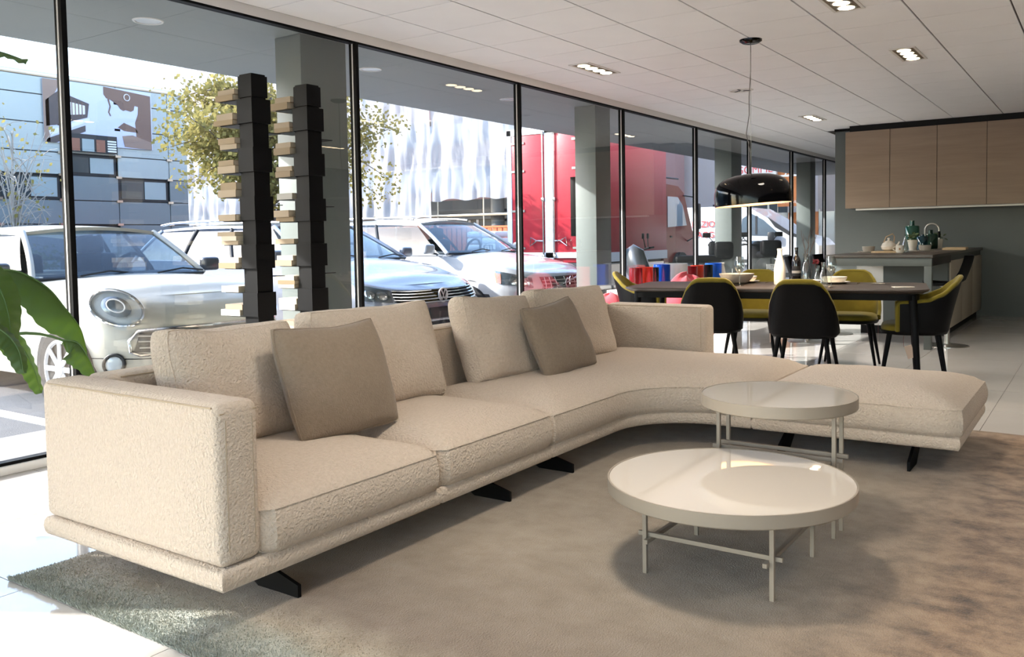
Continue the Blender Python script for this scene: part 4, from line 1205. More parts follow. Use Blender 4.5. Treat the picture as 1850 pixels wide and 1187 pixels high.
leaf([(1.56, 3.52, 1.12), (1.61, 3.50, 1.02), (1.63, 3.48, 0.90), (1.62, 3.46, 0.76)], (0.1, -1, 0.1), 0.085, 0.3, 3, (base, (1.35, 3.85, 0.9), (1.50, 3.58, 1.16)))
leaf([(1.66, 3.66, 0.86), (1.745, 3.65, 0.78), (1.79, 3.64, 0.68), (1.81, 3.63, 0.575)], (0.2, -0.9, 0.3), 0.075, 0.5, 4, (base, (1.40, 3.85, 0.75), (1.56, 3.70, 0.92)))
leaf([(1.50, 3.45, 0.92), (1.58, 3.42, 0.86), (1.62, 3.40, 0.79), (1.63, 3.39, 0.70)], (0.1, -0.9, 0.4), 0.06, 0.5, 5, (base, (1.35, 3.8, 0.75), (1.45, 3.5, 0.95)))
leaf([(1.25, 4.0, 1.25), (1.20, 4.05, 1.42), (1.12, 4.1, 1.5), (1.0, 4.15, 1.48)], (0.3, -0.6, 0.7), 0.13, 0.6, 6, (base, (1.3, 3.95, 0.7), (1.28, 3.98, 1.0)))
leaf([(1.50, 3.97, 1.96), (1.68, 3.94, 2.01), (1.83, 3.91, 2.01), (1.95, 3.9, 1.985)], (0.1, -0.25, 1.0), 0.05, 0.4, 8, (base, (1.3, 3.95, 1.1), (1.36, 4.0, 1.85)))
leaf([(1.05, 3.85, 1.1), (0.93, 3.8, 1.12), (0.82, 3.75, 1.02), (0.78, 3.7, 0.85)], (-0.3, -0.6, 0.7), 0.13, 0.7, 7, (base, (1.28, 3.93, 0.7), (1.15, 3.9, 1.05)))
L().lathe([(0.0, 0), (0.17, 0), (0.20, 0.05), (0.22, 0.38), (0.20, 0.38), (0.19, 0.33), (0, 0.33)], n=40).obj('pot', M('grey_planter', '8b8883', 0.6), plant)
L().lathe([(0.19, 0.33), (0.1, 0.345), (0, 0.35)], n=30).obj('soil', M('soil', '3b2e25', 0.95, bump=(40, 0.01)), plant)

# ------------------------------------------------------------------ low console with coloured cylinders by the window
CY = 4.33
e = empty('console', (9.7, CY, 0), label='low white console standing along the window', cat='console')
B().b2((8.35, CY - 0.2, 0.56), (11.3, CY + 0.2, 0.60), 0.003).obj('top', m_white, e)
for x in (8.38, 9.8, 11.24): B().b2((x, CY - 0.19, 0.0), (x + 0.03, CY + 0.19, 0.56)).obj('side_panel', m_white, e)
vz = 0.60
def vase(x, r, h, mat, label):
    lathe_thing('cylinder_vase', label, 'vase', x, CY, vz, [(0.0, 0.0), (r, 0.0), (r, h), (r - 0.004, h), (r - 0.004, 0.008), (0, 0.008)], mat, 'coloured cylinders on the console', 40)
def tinted(name, c): return M(name, c, 0.08, coat=0.5, spec=0.6, trans=0.35)
vase(8.66, 0.075, 0.235, tinted('dark_red_acrylic', '7d1a22'), 'dark red glossy cylinder, leftmost on the console')
vase(8.88, 0.10, 0.235, tinted('red_acrylic', 'c23a2e'), 'orange red glossy cylinder beside the dark red one')
vase(9.12, 0.06, 0.225, tinted('smoke_acrylic', '2c3236'), 'smoky black glossy cylinder left of the blue one')
vase(9.34, 0.10, 0.25, tinted('blue_acrylic', '1f57c9'), 'large blue glossy cylinder in the middle of the console')
vase(9.72, 0.15, 0.25, M('white_acrylic', 'e6ecee', 0.15, coat=0.4), 'wide white glossy cylinder right of the blue one')
vase(10.18, 0.09, 0.20, tinted('wine_red_acrylic', 'a01f28'), 'wine red glossy cylinder right of the white one')
vase(10.40, 0.085, 0.205, tinted('orange_acrylic', 'd8482f'), 'orange glossy cylinder on the right of the console')
vase(10.72, 0.08, 0.20, tinted('black_acrylic', '15171c'), 'black glossy cylinder near the right end of the console')
vase(10.95, 0.11, 0.215, tinted('bright_blue_acrylic', '2a6fe0'), 'bright blue glossy cylinder at the right end of the console')
e = empty('jug', (11.2, CY, vz), label='white jug at the right end of the console', cat='jug')
L().lathe([(0, 0), (0.06, 0), (0.075, 0.05), (0.06, 0.14), (0.05, 0.18), (0.06, 0.21), (0.056, 0.21), (0.046, 0.18), (0, 0.02)], n=32).obj('body', m_porc, e)
L().tube([(0.0, 0.055, 0.18), (0, 0.11, 0.16), (0, 0.10, 0.08), (0, 0.07, 0.06)], 0.008, 8).obj('handle', m_porc, e)
# red bean bags behind the table
def bag(x, y, rx, ry, h, label, seed):
    b = L()
    rows = []
    for i in range(17):
        ph = pi * i / 16
        row = []
        for k in range(36):
            th = 2 * pi * k / 36
            f = 1 + 0.10 * MN.noise(Vector((cos(th) * 1.6 + seed, sin(th) * 1.6, ph * 1.5))) + 0.035 * sin(7 * th + 3 * ph)
            z = h * (0.5 + 0.5 * cos(ph)) * (0.9 + 0.12 * MN.noise(Vector((cos(th) + seed, sin(th), 5))))
            rr = sin(ph) ** 0.8 * (1 - 0.25 * cos(ph)) * f
            row.append((rx * rr * cos(th), ry * rr * sin(th), max(0.0, z)))
        rows.append(row)
    b.grid(rows, closed_v=True)
    tag(b.obj('bean_bag', M('coral_red_fabric', 'c94352', 0.8, bump=(40, 0.002), sheen=0.3), None, (x, y, 0), smooth=70), label, 'bean bag', 'red bean bags')
bag(7.95, 4.28, 0.36, 0.27, 0.66, 'coral red bean bag at the left end of the dining table', 1.0)
bag(8.80, 3.78, 0.48, 0.30, 0.84, 'taller coral red bean bag behind the dining table', 4.0)
# ------------------------------------------------------------------ parked cars, nose towards the shop (-y)
m_tyre = M('tyre', '1b1c1e', 0.8)
m_carglass = thin_glass('car_glass', '9fb0bd', ior=1.7)
m_dark = M('dark_plastic', '1d2024', 0.5)
m_lens = M('lamp_lens', 'c3ccd2', 0.08, spec=0.7, coat=0.6)
m_lampin = M('lamp_inside', '7d868e', 0.2, 0.5)
m_amber = M('amber_lens', 'e0812a', 0.2)
ZG = -0.06
class Car:
    def __init__(s, name, label, x, y, L_, W, paint, lv, htop, cowl, tail, crown, noseR):
        s.e = empty(name, (x, y, ZG), label=label, cat='car', group='parked cars')
        s.L, s.hw, s.lv, s.htop, s.cowl, s.tail, s.crown, s.noseR, s.paint = L_, W / 2, lv, htop, cowl, tail, crown, noseR, paint
    def outline(s, a):
        """a in 0..1 from nose centre to tail centre along one side: (w, u)"""
        p, hw, Ln = s.noseR, s.hw, s.L
        nf, sd = 0.22, 0.80
        if a < nf:
            t = a / nf * pi / 2
            return hw * sin(t) ** (2 / 3.2), p * (1 - cos(t) ** (2 / 2.2))
        if a < sd:
            return hw, lerp(p, Ln - 0.45, (a - nf) / (sd - nf))
        t = (a - sd) / (1 - sd) * pi / 2
        return hw * cos(t) ** (2 / 3.5), Ln - 0.45 + 0.45 * sin(t) ** (2 / 2.6)
    def top(s, u): return interp(*s.htop, u)
    def pt(s, a, f, side=1, off=0.0):
        w, u = s.outline(a)
        zl = 0.2
        h = lerp(zl, s.top(u), f)
        du = interp(*s.lv['du'], f); dw = interp(*s.lv['dw'], f)
        k = max(0, 1 - u / 0.9)
        n = Vector((w / s.hw, -max(0, 1 - u / (s.noseR + .05)), 0))
        if n.length < 1e-4: n = Vector((0, -1, 0))
        n.normalize()
        return Vector((side * (w * (1 - dw / s.hw) + n.x * off), u + du * k + n.y * off, h))
    def shell(s):
        b = L()
        N = [i / 60 for i in range(61)]
        F = [i / 14 for i in range(15)]
        for sd in (1, -1):
            b.grid([[s.pt(a, f, sd) for f in F] for a in N])
        rows = []
        for a in N:
            p, q = s.pt(a, 1, 1), s.pt(a, 1, -1)
            c = interp(*s.crown, p.y)
            rows.append([lerp(q, p, j / 16) + Vector((0, 0, c * (1 - (2 * j / 16 - 1) ** 2))) for j in range(17)])
        b.grid(rows)
        s.deck = rows
        o = b.obj('body', s.paint, s.e, smooth=50)
        return o
    def deck_z(s, u, w):
        return s.top(u) + interp(*s.crown, u) * max(0, 1 - (w / s.hw) ** 2)
    def patch(s, name, poly, mat, off=0.006, side=1, parent=None, n=8):
        """poly: four corners (a,f) -> curved patch on the shell"""
        b = L()
        (a0, f0), (a1, f1), (a2, f2), (a3, f3) = poly
        b.grid([[s.pt(lerp(lerp(a0, a1, i / n), lerp(a3, a2, i / n), j / n), lerp(lerp(f0, f1, i / n), lerp(f3, f2, i / n), j / n), side, off) for j in range(n + 1)] for i in range(n + 1)])
        return b.obj(name, mat, parent or s.e, smooth=60)
    def greenhouse(s, uc, ur0, ur1, ut, wr, zr, pill=0.05, rails=None):
        hw = s.hw
        zb = lambda u: s.deck_z(u, hw * 0.93) - 0.01
        wb = hw * 0.93
        roof = L()
        n = 12
        rows = []
        for i in range(n + 1):
            u = lerp(ur0 - 0.03, ur1 + 0.06, i / n)
            rows.append([((2 * j / 10 - 1) * wr, u - 0.05 * (1 - (2 * j / 10 - 1) ** 2) * (1 - i / n), zr + 0.045 * (1 - (2 * j / 10 - 1) ** 2) + 0.03 * sin(pi * i / n) - (0.0 if i < n else 0.02)) for j in range(11)])
        roof.grid(rows)
        roof.grid([[(p[0], p[1], p[2] - 0.03) for p in r] for r in rows])
        loop = lambda R: [r[0] for r in R] + R[-1][1:] + [r[-1] for r in R[-2::-1]] + R[0][-2:0:-1]
        lo = loop(rows)
        roof.grid([[p, (p[0] * 1.01, p[1], p[2] - 0.03)] for p in lo], closed_u=True)
        roof.obj('roof', s.paint, s.e, smooth=50)
        # windscreen
        b = L()
        W_ = []
        for i in range(9):
            t = i / 8
            W_.append([Vector((lerp(-wb + 0.03, wb - 0.03, j / 12) * lerp(1, wr / wb, t), lerp(uc, ur0, t) - 0.10 * (1 - (2 * j / 12 - 1) ** 2) * (1 - 0.5 * t) + 0.03 * sin(pi * t) * -1, lerp(s.deck_z(uc, 0.6) - 0.005, zr + 0.02 * (1 - (2 * j / 12 - 1) ** 2), t))) for j in range(13)])
        b.grid(W_)
        b.obj('windscreen', m_carglass, s.e, smooth=60)
        b = L(); b.tube([W_[i][0] + Vector((-0.012, 0, 0)) for i in range(9)], 0.026, 8); b.obj('pillar', s.paint, s.e, smooth=60)
        b = L(); b.tube([W_[i][-1] + Vector((0.012, 0, 0)) for i in range(9)], 0.026, 8); b.obj('pillar', s.paint, s.e, smooth=60)
        L().tube([W_[0][j] + Vector((0, -0.01, 0.004)) for j in range(13)], 0.014, 6).obj('scuttle', m_dark, s.e)
        for sx in (-1, 1):
            def SP(t, v):
                u = lerp(lerp(uc + 0.06, ut, t), lerp(ur0, ur1, t), v)
                return Vector((sx * lerp(wb, wr, v ** 1.3), u, lerp(zb(u), zr - 0.01, v)))
            cuts = [0.0, 0.34, 0.64, 0.97]
            for c0, c1 in zip(cuts, cuts[1:]):
                b = L(); b.grid([[SP(lerp(c0 + 0.012, c1 - 0.012, i / 6), lerp(0.03, 0.95, j / 6)) for j in range(7)] for i in range(7)])
                b.obj('side_window', m_carglass, s.e, smooth=60)
            for c in cuts[1:]:
                L().tube([SP(c, j / 6) + Vector((sx * 0.002, 0, 0)) for j in range(7)], 0.022, 8).obj('pillar', s.paint if c > 0.9 else m_dark, s.e)
            L().tube([SP(t / 12, 0.01) + Vector((sx * 0.004, 0, 0)) for t in range(12)], 0.008, 6).obj('window_trim', m_chrome if rails else m_dark, s.e)
            # mirror
            mz = s.deck_z(uc, hw * .9) + 0.09
            L().box((sx * (hw + 0.11), uc + 0.16, mz), (0.19, 0.09, 0.13), 0.035, 3).obj('mirror', s.mirror if hasattr(s, 'mirror') else s.paint, s.e)
            L().tube([(sx * (hw - 0.06), uc + 0.17, mz - 0.07), (sx * (hw + 0.07), uc + 0.16, mz - 0.05)], 0.014, 6).obj('mirror_arm', m_dark, s.e)
            if rails:
                L().tube([(sx * (wr - 0.03), lerp(ur0 + 0.1, ur1, i / 10), zr + 0.06 + 0.035 * sin(pi * i / 10) ** 0.4) for i in range(11)], 0.014, 8).obj('roof_rail', rails, s.e)
        # rear closing glass
        b = L(); b.grid([[Vector((lerp(-1, 1, j / 6) * lerp(wb, wr, v / 4), lerp(ut, ur1 + 0.05, v / 4), lerp(zb(ut), zr - 0.01, v / 4))) for j in range(7)] for v in range(5)])
        b.obj('rear_window', m_carglass, s.e, smooth=60)
        # cabin: dashboard, steering wheel, seats
        zc_ = s.deck_z(uc, 0.5)
        L().box((0, uc + 0.22, zc_ - 0.01), (hw * 1.6, 0.40, 0.06), 0.02).obj('dashboard', m_dark, s.e)
        ring = [Vector((0.36 + 0.17 * cos(a), uc + 0.50 - 0.05 * sin(a), zc_ + 0.02 + 0.16 * sin(a))) for a in (2 * pi * k / 24 for k in range(24))]
        L().tube(ring, 0.016, 8, closed=True).obj('steering_wheel', m_dark, s.e)
        for sx in (-0.36, 0.36):
            L().box((sx, uc + 1.15, zc_ + 0.02), (0.46, 0.14, 0.34), 0.05, 3).obj('seat_back', m_dark, s.e)
            L().box((sx, uc + 1.18, zc_ + 0.27), (0.26, 0.10, 0.17), 0.04, 3).obj('headrest', m_dark, s.e)
        # wipers
        for sx in (-0.45, 0.25):
            L().tube([(sx, uc - 0.10, zc_ + 0.012), (sx + 0.26, uc - 0.085, zc_ + 0.045), (sx + 0.50, uc - 0.04, zc_ + 0.02)], 0.008, 6).obj('wiper', m_dark, s.e)
    def wheel(s, u, r, spokes, rim_mat):
        for sx in (-1, 1):
            x0 = sx * (s.hw - 0.10)
            L().cyl((sx * (s.hw - 0.22), u, r), (sx * (s.hw + 0.002), u, r + 0.005), r + 0.055, n=36).obj('wheel_arch', m_dark, s.e)
            w = L()
            w.lathe([(r * 0.66, -0.1), (r * 0.95, -0.1), (r, -0.07), (r, 0.07), (r * 0.95, 0.1), (r * 0.68, 0.1), (r * 0.66, 0.08)], n=40, capb=True, capt=True)
            o = w.obj('tyre', m_tyre, s.e, (sx * (s.hw - 0.085), u, r)); o.rotation_euler = (0, sx * pi / 2, 0)
            q = L()
            q.lathe([(r * 0.70, 0.085), (r * 0.72, 0.104), (r * 0.66, 0.108), (r * 0.63, 0.09)], n=40, capb=False, capt=False)
            for k in range(spokes):
                a = 2 * pi * k / spokes
                q.box((r * 0.36, 0, 0.098), (r * 0.62, r * 0.13, 0.016), 0.004, 1)
                vs = q.bm.verts[-24:] if False else None
                q.bm.verts.ensure_lookup_table()
                bmesh.ops.rotate(q.bm, cent=(0, 0, 0), matrix=Matrix.Rotation(2 * pi / spokes, 3, 'Z'), verts=q.bm.verts[:])
            q.lathe([(r * 0.17, 0.09), (r * 0.17, 0.112), (0, 0.116)], n=20)
            w2 = q.obj('rim', rim_mat, o)
            L().lathe([(r * 0.62, 0.07), (0, 0.07)], n=30).obj('brake_shadow', m_dark, o)
    def ring_on(s, a, f, side, rw, rh, name, mat, tube=0.012, parent=None, off=0.01, lean=0.0):
        c = s.pt(a, f, side, off)
        t1 = (s.pt(a + 0.01, f, side, off) - s.pt(a - 0.01, f, side, off)).normalized()
        t2 = (s.pt(a, f + 0.03, side, off) - s.pt(a, f - 0.03, side, off)).normalized()
        pts = [c + t1 * rw * cos(k * 2 * pi / 36) + t2 * rh * sin(k * 2 * pi / 36) for k in range(36)]
        n = t1.cross(t2).normalized()
        if n.y > 0: n = -n
        return c, t1, t2, n, pts

def dome_lens(c, t1, t2, n, rw, rh, depth, rings=6, seg=32):
    b = L()
    rows = [[c + t1 * rw * q * cos(k * 2 * pi / seg) + t2 * rh * q * sin(k * 2 * pi / seg) + n * depth * (1 - q * q) for k in range(seg)] for q in [1 - i / rings for i in range(rings)] + [0.02]]
    vs = b.grid(rows, closed_v=True); b.cap(vs[-1])
    return b

# ---- cream hatchback with round lamps
m_mini = M('cream_car_paint', 'cfccc0', 0.3, coat=0.35, spec=0.4)
m_roofw = M('white_car_roof', 'e4e6ea', 0.25, coat=0.8)
car = Car('hatchback_car', 'cream small hatchback with big round headlamps, leftmost parked car', 4.28, 5.76, 3.95, 1.73, m_mini,
          dict(du=([0, .12, .4, .7, .88, 1], [.16, .05, 0.0, .05, .14, .30]), dw=([0, .2, .6, 1], [.10, .01, 0.0, .05])),
          ([0, .3, 1.0, 1.35, 3.3, 3.95], [.84, .90, .94, .95, .98, .95]), 1.15, 3.5, ([0.25, .5, 1.3, 3.5, 3.8], [0.0, .035, .045, .02, 0.0]), 0.62)
car.mirror = M('grey_mirror', '6d7178', 0.2, 0.3)
car.shell()
car.greenhouse(1.30, 1.80, 3.3, 3.6, 0.61, 1.36)
car.wheel(0.76, 0.31, 8, m_roofw); car.wheel(3.28, 0.31, 8, m_roofw)
for side in (-1, 1):
    c, t1, t2, n, pts = car.ring_on(0.116, 0.85, side, 0.185, 0.145, 'x', None, off=0.012)
    h = dome_lens(c - n * 0.01, t1, t2, n, 0.185, 0.145, 0.02).obj('headlamp', m_lens, car.e, smooth=60)
    L().tube(pts, 0.013, 8, closed=True).obj('chrome_ring', m_chrome, h)
    c2 = c + n * 0.018
    dome_lens(c2, t1, t2, n, 0.105, 0.085, 0.03).obj('projector', m_lampin, h, smooth=60)
    L().tube([c2 + n * 0.02 + t1 * 0.062 * cos(k * pi / 12) + t2 * 0.052 * sin(k * pi / 12) for k in range(24)], 0.006, 6, closed=True).obj('light_ring', m_roofw, h)
    c, t1, t2, n, pts = car.ring_on(0.13, 0.24, side, 0.075, 0.075, 'x', None)
    fg = dome_lens(c, t1, t2, n, 0.06, 0.06, 0.015).obj('fog_lamp', m_lens, car.e, smooth=60)
    L().tube(pts, 0.012, 8, closed=True).obj('fog_ring', m_dark, fg)
g = car.patch('grille', ((0.0, 0.36), (0.0, 0.62), (0.085, 0.60), (0.10, 0.38)), m_dark, 0.008, 1)
car.patch('grille', ((0.0, 0.36), (0.0, 0.62), (0.085, 0.60), (0.10, 0.38)), m_dark, 0.008, -1)
gr = [car.pt(0.0, 0.64, 1, 0.012)] + [car.pt(a, f, 1, 0.012) for a, f in ((0.05, .635), (0.088, 0.615), (0.104, 0.5), (0.104, 0.38), (0.09, 0.345), (0.0, 0.335))]
gl_ = [car.pt(a, f, -1, 0.012) for a, f in ((0.09, 0.345), (0.104, 0.38), (0.104, 0.5), (0.088, .615), (0.05, 0.635))]
L().tube(gr + gl_, 0.014, 8, closed=True).obj('grille_surround', m_chrome, car.e)
for f in (0.43, 0.5, 0.56):
    L().tube([car.pt(0.09 - i * 0.018, f, -1, 0.012) for i in range(6)] + [car.pt(i * 0.018, f, 1, 0.012) for i in range(6)], 0.007, 6).obj('grille_bar', m_steel, car.e)
L().tube([car.pt(a / 60, 0.30, -1, 0.002) for a in range(12, -1, -1)] + [car.pt(a / 60, 0.30, 1, 0.002) for a in range(13)], 0.004, 6).obj('bumper_line', m_dark, car.e)
L().box((0, 0.06, 0.34), (0.52, 0.02, 0.11), 0.003).obj('number_plate', m_white, car.e)

# ---- silver estate with slatted chrome grille
m_silver = M('silver_car_paint', '9ca1ac', 0.22, 0.35, coat=0.8)
car = Car('estate_car', 'silver estate car with black slatted grille and round badge', 7.24, 5.90, 4.75, 1.82, m_silver,
          dict(du=([0, .12, .35, .7, .9, 1], [.14, .03, 0.0, .03, .10, .26]), dw=([0, .2, .6, 1], [.10, .01, 0.0, .05])),
          ([0, .3, 1.15, 1.4, 4.2, 4.75], [.76, .82, .98, 1.0, 1.04, 1.0]), 1.3, 4.5, ([0.2, .5, 1.2, 4.4, 4.7], [0.0, .045, .06, .02, 0.0]), 0.50)
car.shell()
car.greenhouse(1.30, 2.0, 4.2, 4.55, 0.62, 1.42, rails=m_chrome)
car.wheel(0.90, 0.33, 5, m_steel); car.wheel(3.65, 0.33, 5, m_steel)
for side in (-1, 1):
    h = car.patch('headlamp', ((0.098, 0.70), (0.098, 0.93), (0.215, 0.97), (0.185, 0.70)), m_lampin, 0.006, side)
    car.patch('lamp_glass', ((0.098, 0.70), (0.098, 0.93), (0.215, 0.97), (0.185, 0.70)), m_glass, 0.016, side, h)
    for a in (0.122, 0.158):
        c, t1, t2, n, pts = car.ring_on(a, 0.81, side, 0.05, 0.05, 'x', None)
        dome_lens(c, t1, t2, n, 0.055, 0.05, 0.01).obj('reflector', m_chrome, h, smooth=60)
    car.patch('grille', ((0.0, 0.68), (0.0, 0.91), (0.094, 0.91), (0.088, 0.68)), m_satin, 0.008, side)
    car.patch('lower_intake', ((0.0, 0.14), (0.0, 0.32), (0.11, 0.32), (0.10, 0.14)), m_dark, 0.006, side)
for f in (0.69, 0.745, 0.80, 0.855, 0.905):
    L().tube([car.pt(0.094 - i * 0.0188, f, -1, 0.012) for i in range(6)] + [car.pt(i * 0.0188, f, 1, 0.012) for i in range(6)], 0.0075, 6).obj('grille_bar', m_chrome, car.e)
bc = car.pt(0, 0.80, 1, 0.03)
bd = L().cyl(bc + Vector((0, 0.02, 0)), bc, 0.072, n=36).obj('badge', m_satin, car.e)
L().tube([bc + Vector((0.072 * cos(k * pi / 18), -0.004, 0.072 * sin(k * pi / 18))) for k in range(36)], 0.009, 8, closed=True).obj('badge_ring', m_roofw, bd)
for pts in (((-0.032, 0.058), (0, -0.002), (0.032, 0.058)), ((-0.060, 0.030), (-0.028, -0.060), (0.0, -0.006), (0.028, -0.060), (0.060, 0.030))):
    L().tube([bc + Vector((x, -0.006, z)) for x, z in pts], 0.009, 6).obj('badge_letter', m_roofw, bd)
L().box(car.pt(0, 0.48, 1, 0.02), (0.54, 0.02, 0.12), 0.003).obj('number_plate', m_dark, car.e)

# ---- white estate with amber corner lamps and diagonal grille bar
m_whitec = M('white_car_paint', 'c6cace', 0.22, coat=0.8)
car = Car('white_estate_car', 'white estate car with amber lamp corners and egg-crate grille', 9.72, 5.86, 4.8, 1.86, m_whitec,
          dict(du=([0, .12, .35, .7, .9, 1], [.12, .03, 0.0, .02, .07, .22]), dw=([0, .2, .6, 1], [.10, .01, 0.0, .06])),
          ([0, .3, 1.15, 1.4, 4.2, 4.8], [.82, .88, 1.0, 1.03, 1.06, 1.02]), 1.3, 4.5, ([0.2, .5, 1.2, 4.4, 4.7], [0.0, .05, .06, .02, 0.0]), 0.55)
car.shell()
car.greenhouse(1.32, 2.0, 4.3, 4.6, 0.64, 1.47, rails=m_steel)
car.wheel(0.92, 0.33, 5, m_steel); car.wheel(3.75, 0.33, 5, m_steel)
for side in (-1, 1):
    h = car.patch('headlamp', ((0.085, 0.66), (0.085, 0.86), (0.21, 0.92), (0.20, 0.69)), m_lampin, 0.006, side)
    car.patch('lamp_glass', ((0.085, 0.66), (0.085, 0.86), (0.21, 0.92), (0.20, 0.69)), m_glass, 0.016, side, h)
    car.patch('indicator', ((0.188, 0.69), (0.188, 0.87), (0.210, 0.88), (0.203, 0.70)), m_amber, 0.014, side, h)
    for a in (0.108, 0.146):
        c, t1, t2, n, pts = car.ring_on(a, 0.765, side, 0.05, 0.05, 'x', None)
        dome_lens(c, t1, t2, n, 0.058, 0.055, 0.01).obj('reflector', m_chrome, h, smooth=60)
    car.patch('grille', ((0.0, 0.60), (0.0, 0.88), (0.060, 0.88), (0.050, 0.60)), m_dark, 0.008, side)
    car.patch('lower_intake', ((0.0, 0.12), (0.0, 0.30), (0.10, 0.30), (0.09, 0.12)), m_dark, 0.006, side)
for a in (-0.045, -0.03, -0.015, 0, 0.015, 0.03, 0.045):
    L().tube([car.pt(abs(a), f, 1 if a >= 0 else -1, 0.012) for f in (0.61, 0.74, 0.87)], 0.005, 6).obj('grille_bar', m_steel, car.e)
for f in (0.67, 0.74, 0.81):
    L().tube([car.pt(0.056 - i * 0.014, f, -1, 0.012) for i in range(5)] + [car.pt(i * 0.014, f, 1, 0.012) for i in range(5)], 0.005, 6).obj('grille_bar', m_steel, car.e)
L().tube([car.pt(0.056, 0.61, -1, 0.02), car.pt(0.0, 0.74, 1, 0.02), car.pt(0.056, 0.87, 1, 0.02)], 0.011, 8).obj('grille_diagonal', m_chrome, car.e)
bc = car.pt(0, 0.74, 1, 0.035)
bd = L().tube([bc + Vector((0.052 * cos(k * pi / 16), 0, 0.052 * sin(k * pi / 16))) for k in range(32)], 0.011, 8, closed=True).obj('badge', m_chrome, car.e)
L().tube([bc + Vector((0.036, 0, 0.036)), bc + Vector((0.075, 0, 0.075))], 0.008, 6).obj('badge_arrow', m_chrome, bd)
L().box(car.pt(0, 0.42, 1, 0.02), (0.54, 0.02, 0.12), 0.003).obj('number_plate', m_white, car.e)

# ------------------------------------------------------------------ red box truck, tail towards the viewer
m_red = M('truck_red', 'b0333d', 0.35, var=(3, 'a82d37', 0.3), spec=0.25)
m_dred = M('cab_dark_red', '7d1820', 0.3, spec=0.3)
m_trim = M('truck_white_trim', 'e2e4e6', 0.45)
TX0, TX1, TY0, TY1, TZ0, TZ1 = 15.5, 19.1, 8.72, 10.83, 0.66, 3.52
tk = empty('box_truck', (17.4, 9.8, ZG), label='red box truck with white framed rear doors parked in the street', cat='truck')
B().b2((TX0 + 0.03, TY0, TZ0), (TX1, TY1, TZ1), 0.02).obj('box', m_red, tk)
ym = 9.76
for y0, y1 in ((ym + 0.10, TY1 - 0.13), (TY0 + 0.13, ym - 0.10)):
    d = B().b2((TX0 - 0.01, y0, TZ0 + 0.22), (TX0 + 0.03, y1, TZ1 - 0.14), 0.01).obj('rear_door', m_red, tk)
    for z in (0.95, 1.75, 2.6, 3.2):
        yy = y1 + 0.01 if y1 > ym else y0 - 0.01
        s_ = 1 if y1 > ym else -1
        L().b2((TX0 - 0.03, min(yy, yy - s_ * 0.34), z), (TX0 - 0.01, max(yy, yy - s_ * 0.34), z + 0.045)).obj('hinge', m_steel, d)
for y in (ym - 0.14, ym + 0.14):
    rd = B().cyl((TX0 - 0.035, y, TZ0 + 0.12), (TX0 - 0.035, y, TZ1 - 0.08), 0.016, n=10).obj('lock_rod', m_steel, tk)
    s_ = 1 if y > ym else -1
    L().tube([(TX0 - 0.05, y, 1.12), (TX0 - 0.06, y + s_ * 0.16, 1.13), (TX0 - 0.06, y + s_ * 0.30, 1.20), (TX0 - 0.06, y + s_ * 0.32, 1.02), (TX0 - 0.06, y + s_ * 0.16, 1.12)], 0.016, 6).obj('lock_handle', m_chrome, rd)
    for z in (0.8, 2.0, 3.4): L().box((TX0 - 0.03, y, z), (0.05, 0.06, 0.07), 0.005).obj('rod_guide', m_steel, rd)
B().b2((TX0 - 0.02, ym - 0.10, TZ0 + 0.05), (TX0 + 0.03, ym + 0.10, TZ1 - 0.05), 0.005).obj('centre_post', m_trim, tk)
B().b2((TX0 - 0.02, TY1 - 0.12, TZ0), (TX0 + 0.05, TY1 + 0.005, TZ1), 0.005).obj('frame_post', m_trim, tk)
B().b2((TX0 - 0.02, TY0 - 0.005, TZ0), (TX0 + 0.05, TY0 + 0.12, TZ1), 0.005).obj('frame_post', m_trim, tk)
B().b2((TX0 - 0.02, TY0, TZ1 - 0.13), (TX0 + 0.05, TY1, TZ1 + 0.01), 0.005).obj('frame_header', m_trim, tk)
B().b2((TX0 - 0.02, TY0, TZ0 + 0.10), (TX0 + 0.03, TY1, TZ0 + 0.22), 0.005).obj('frame_sill', m_trim, tk)
B().b2((TX0 + 0.05, TY0 + 0.2, 0.45), (TX1 + 1.6, TY1 - 0.2, TZ0), 0.01).obj('chassis', m_dark, tk)
B().b2((TX0 - 0.05, TY0 + 0.1, 0.36), (TX0 + 0.08, TY1 - 0.1, 0.50), 0.01).obj('bumper', m_dark, tk)
B().b2((TX0 + 0.05, TY0 - 0.012, TZ0), (TX1, TY0 - 0.002, TZ0 + 0.20)).obj('side_skirt', m_trim, tk)
B().b2((TX0 + 0.3, TY0 - 0.010, TZ0 - 0.24), (TX1 - 0.2, TY0 + 0.03, TZ0 - 0.06)).obj('side_guard', m_steel, tk)
for x in (TX0 + 0.9, TX1 + 1.0):
    for y in (TY0 + 0.16, TY1 - 0.16):
        B().cyl((x, y - 0.13, 0.36), (x, y + 0.13, 0.36), 0.42, n=32).obj('tyre', m_tyre, tk)
        B().cyl((x, y - 0.14, 0.36), (x, y - 0.13, 0.36), 0.2, n=24).obj('rim', m_steel, tk)
cabp = [(TX1 + 0.12, 0.55), (TX1 + 0.12, 2.35), (TX1 + 0.25, 2.45), (TX1 + 1.0, 2.42), (TX1 + 1.35, 2.25), (TX1 + 1.85, 1.35), (TX1 + 2.0, 1.2), (TX1 + 2.02, 0.5)]
B().prism(cabp, 'y', TY0 + 0.14, TY1 - 0.14).obj('cab', m_dred, tk, smooth=25)
B().prism([(TX1 + 0.35, 1.40), (TX1 + 0.35, 2.15), (TX1 + 0.95, 2.15), (TX1 + 1.25, 1.95), (TX1 + 1.5, 1.45)], 'y', TY0 + 0.128, TY0 + 0.14).obj('cab_window', M('cab_glass', 'aab8c4', 0.05, coat=0.5), tk, smooth=0)
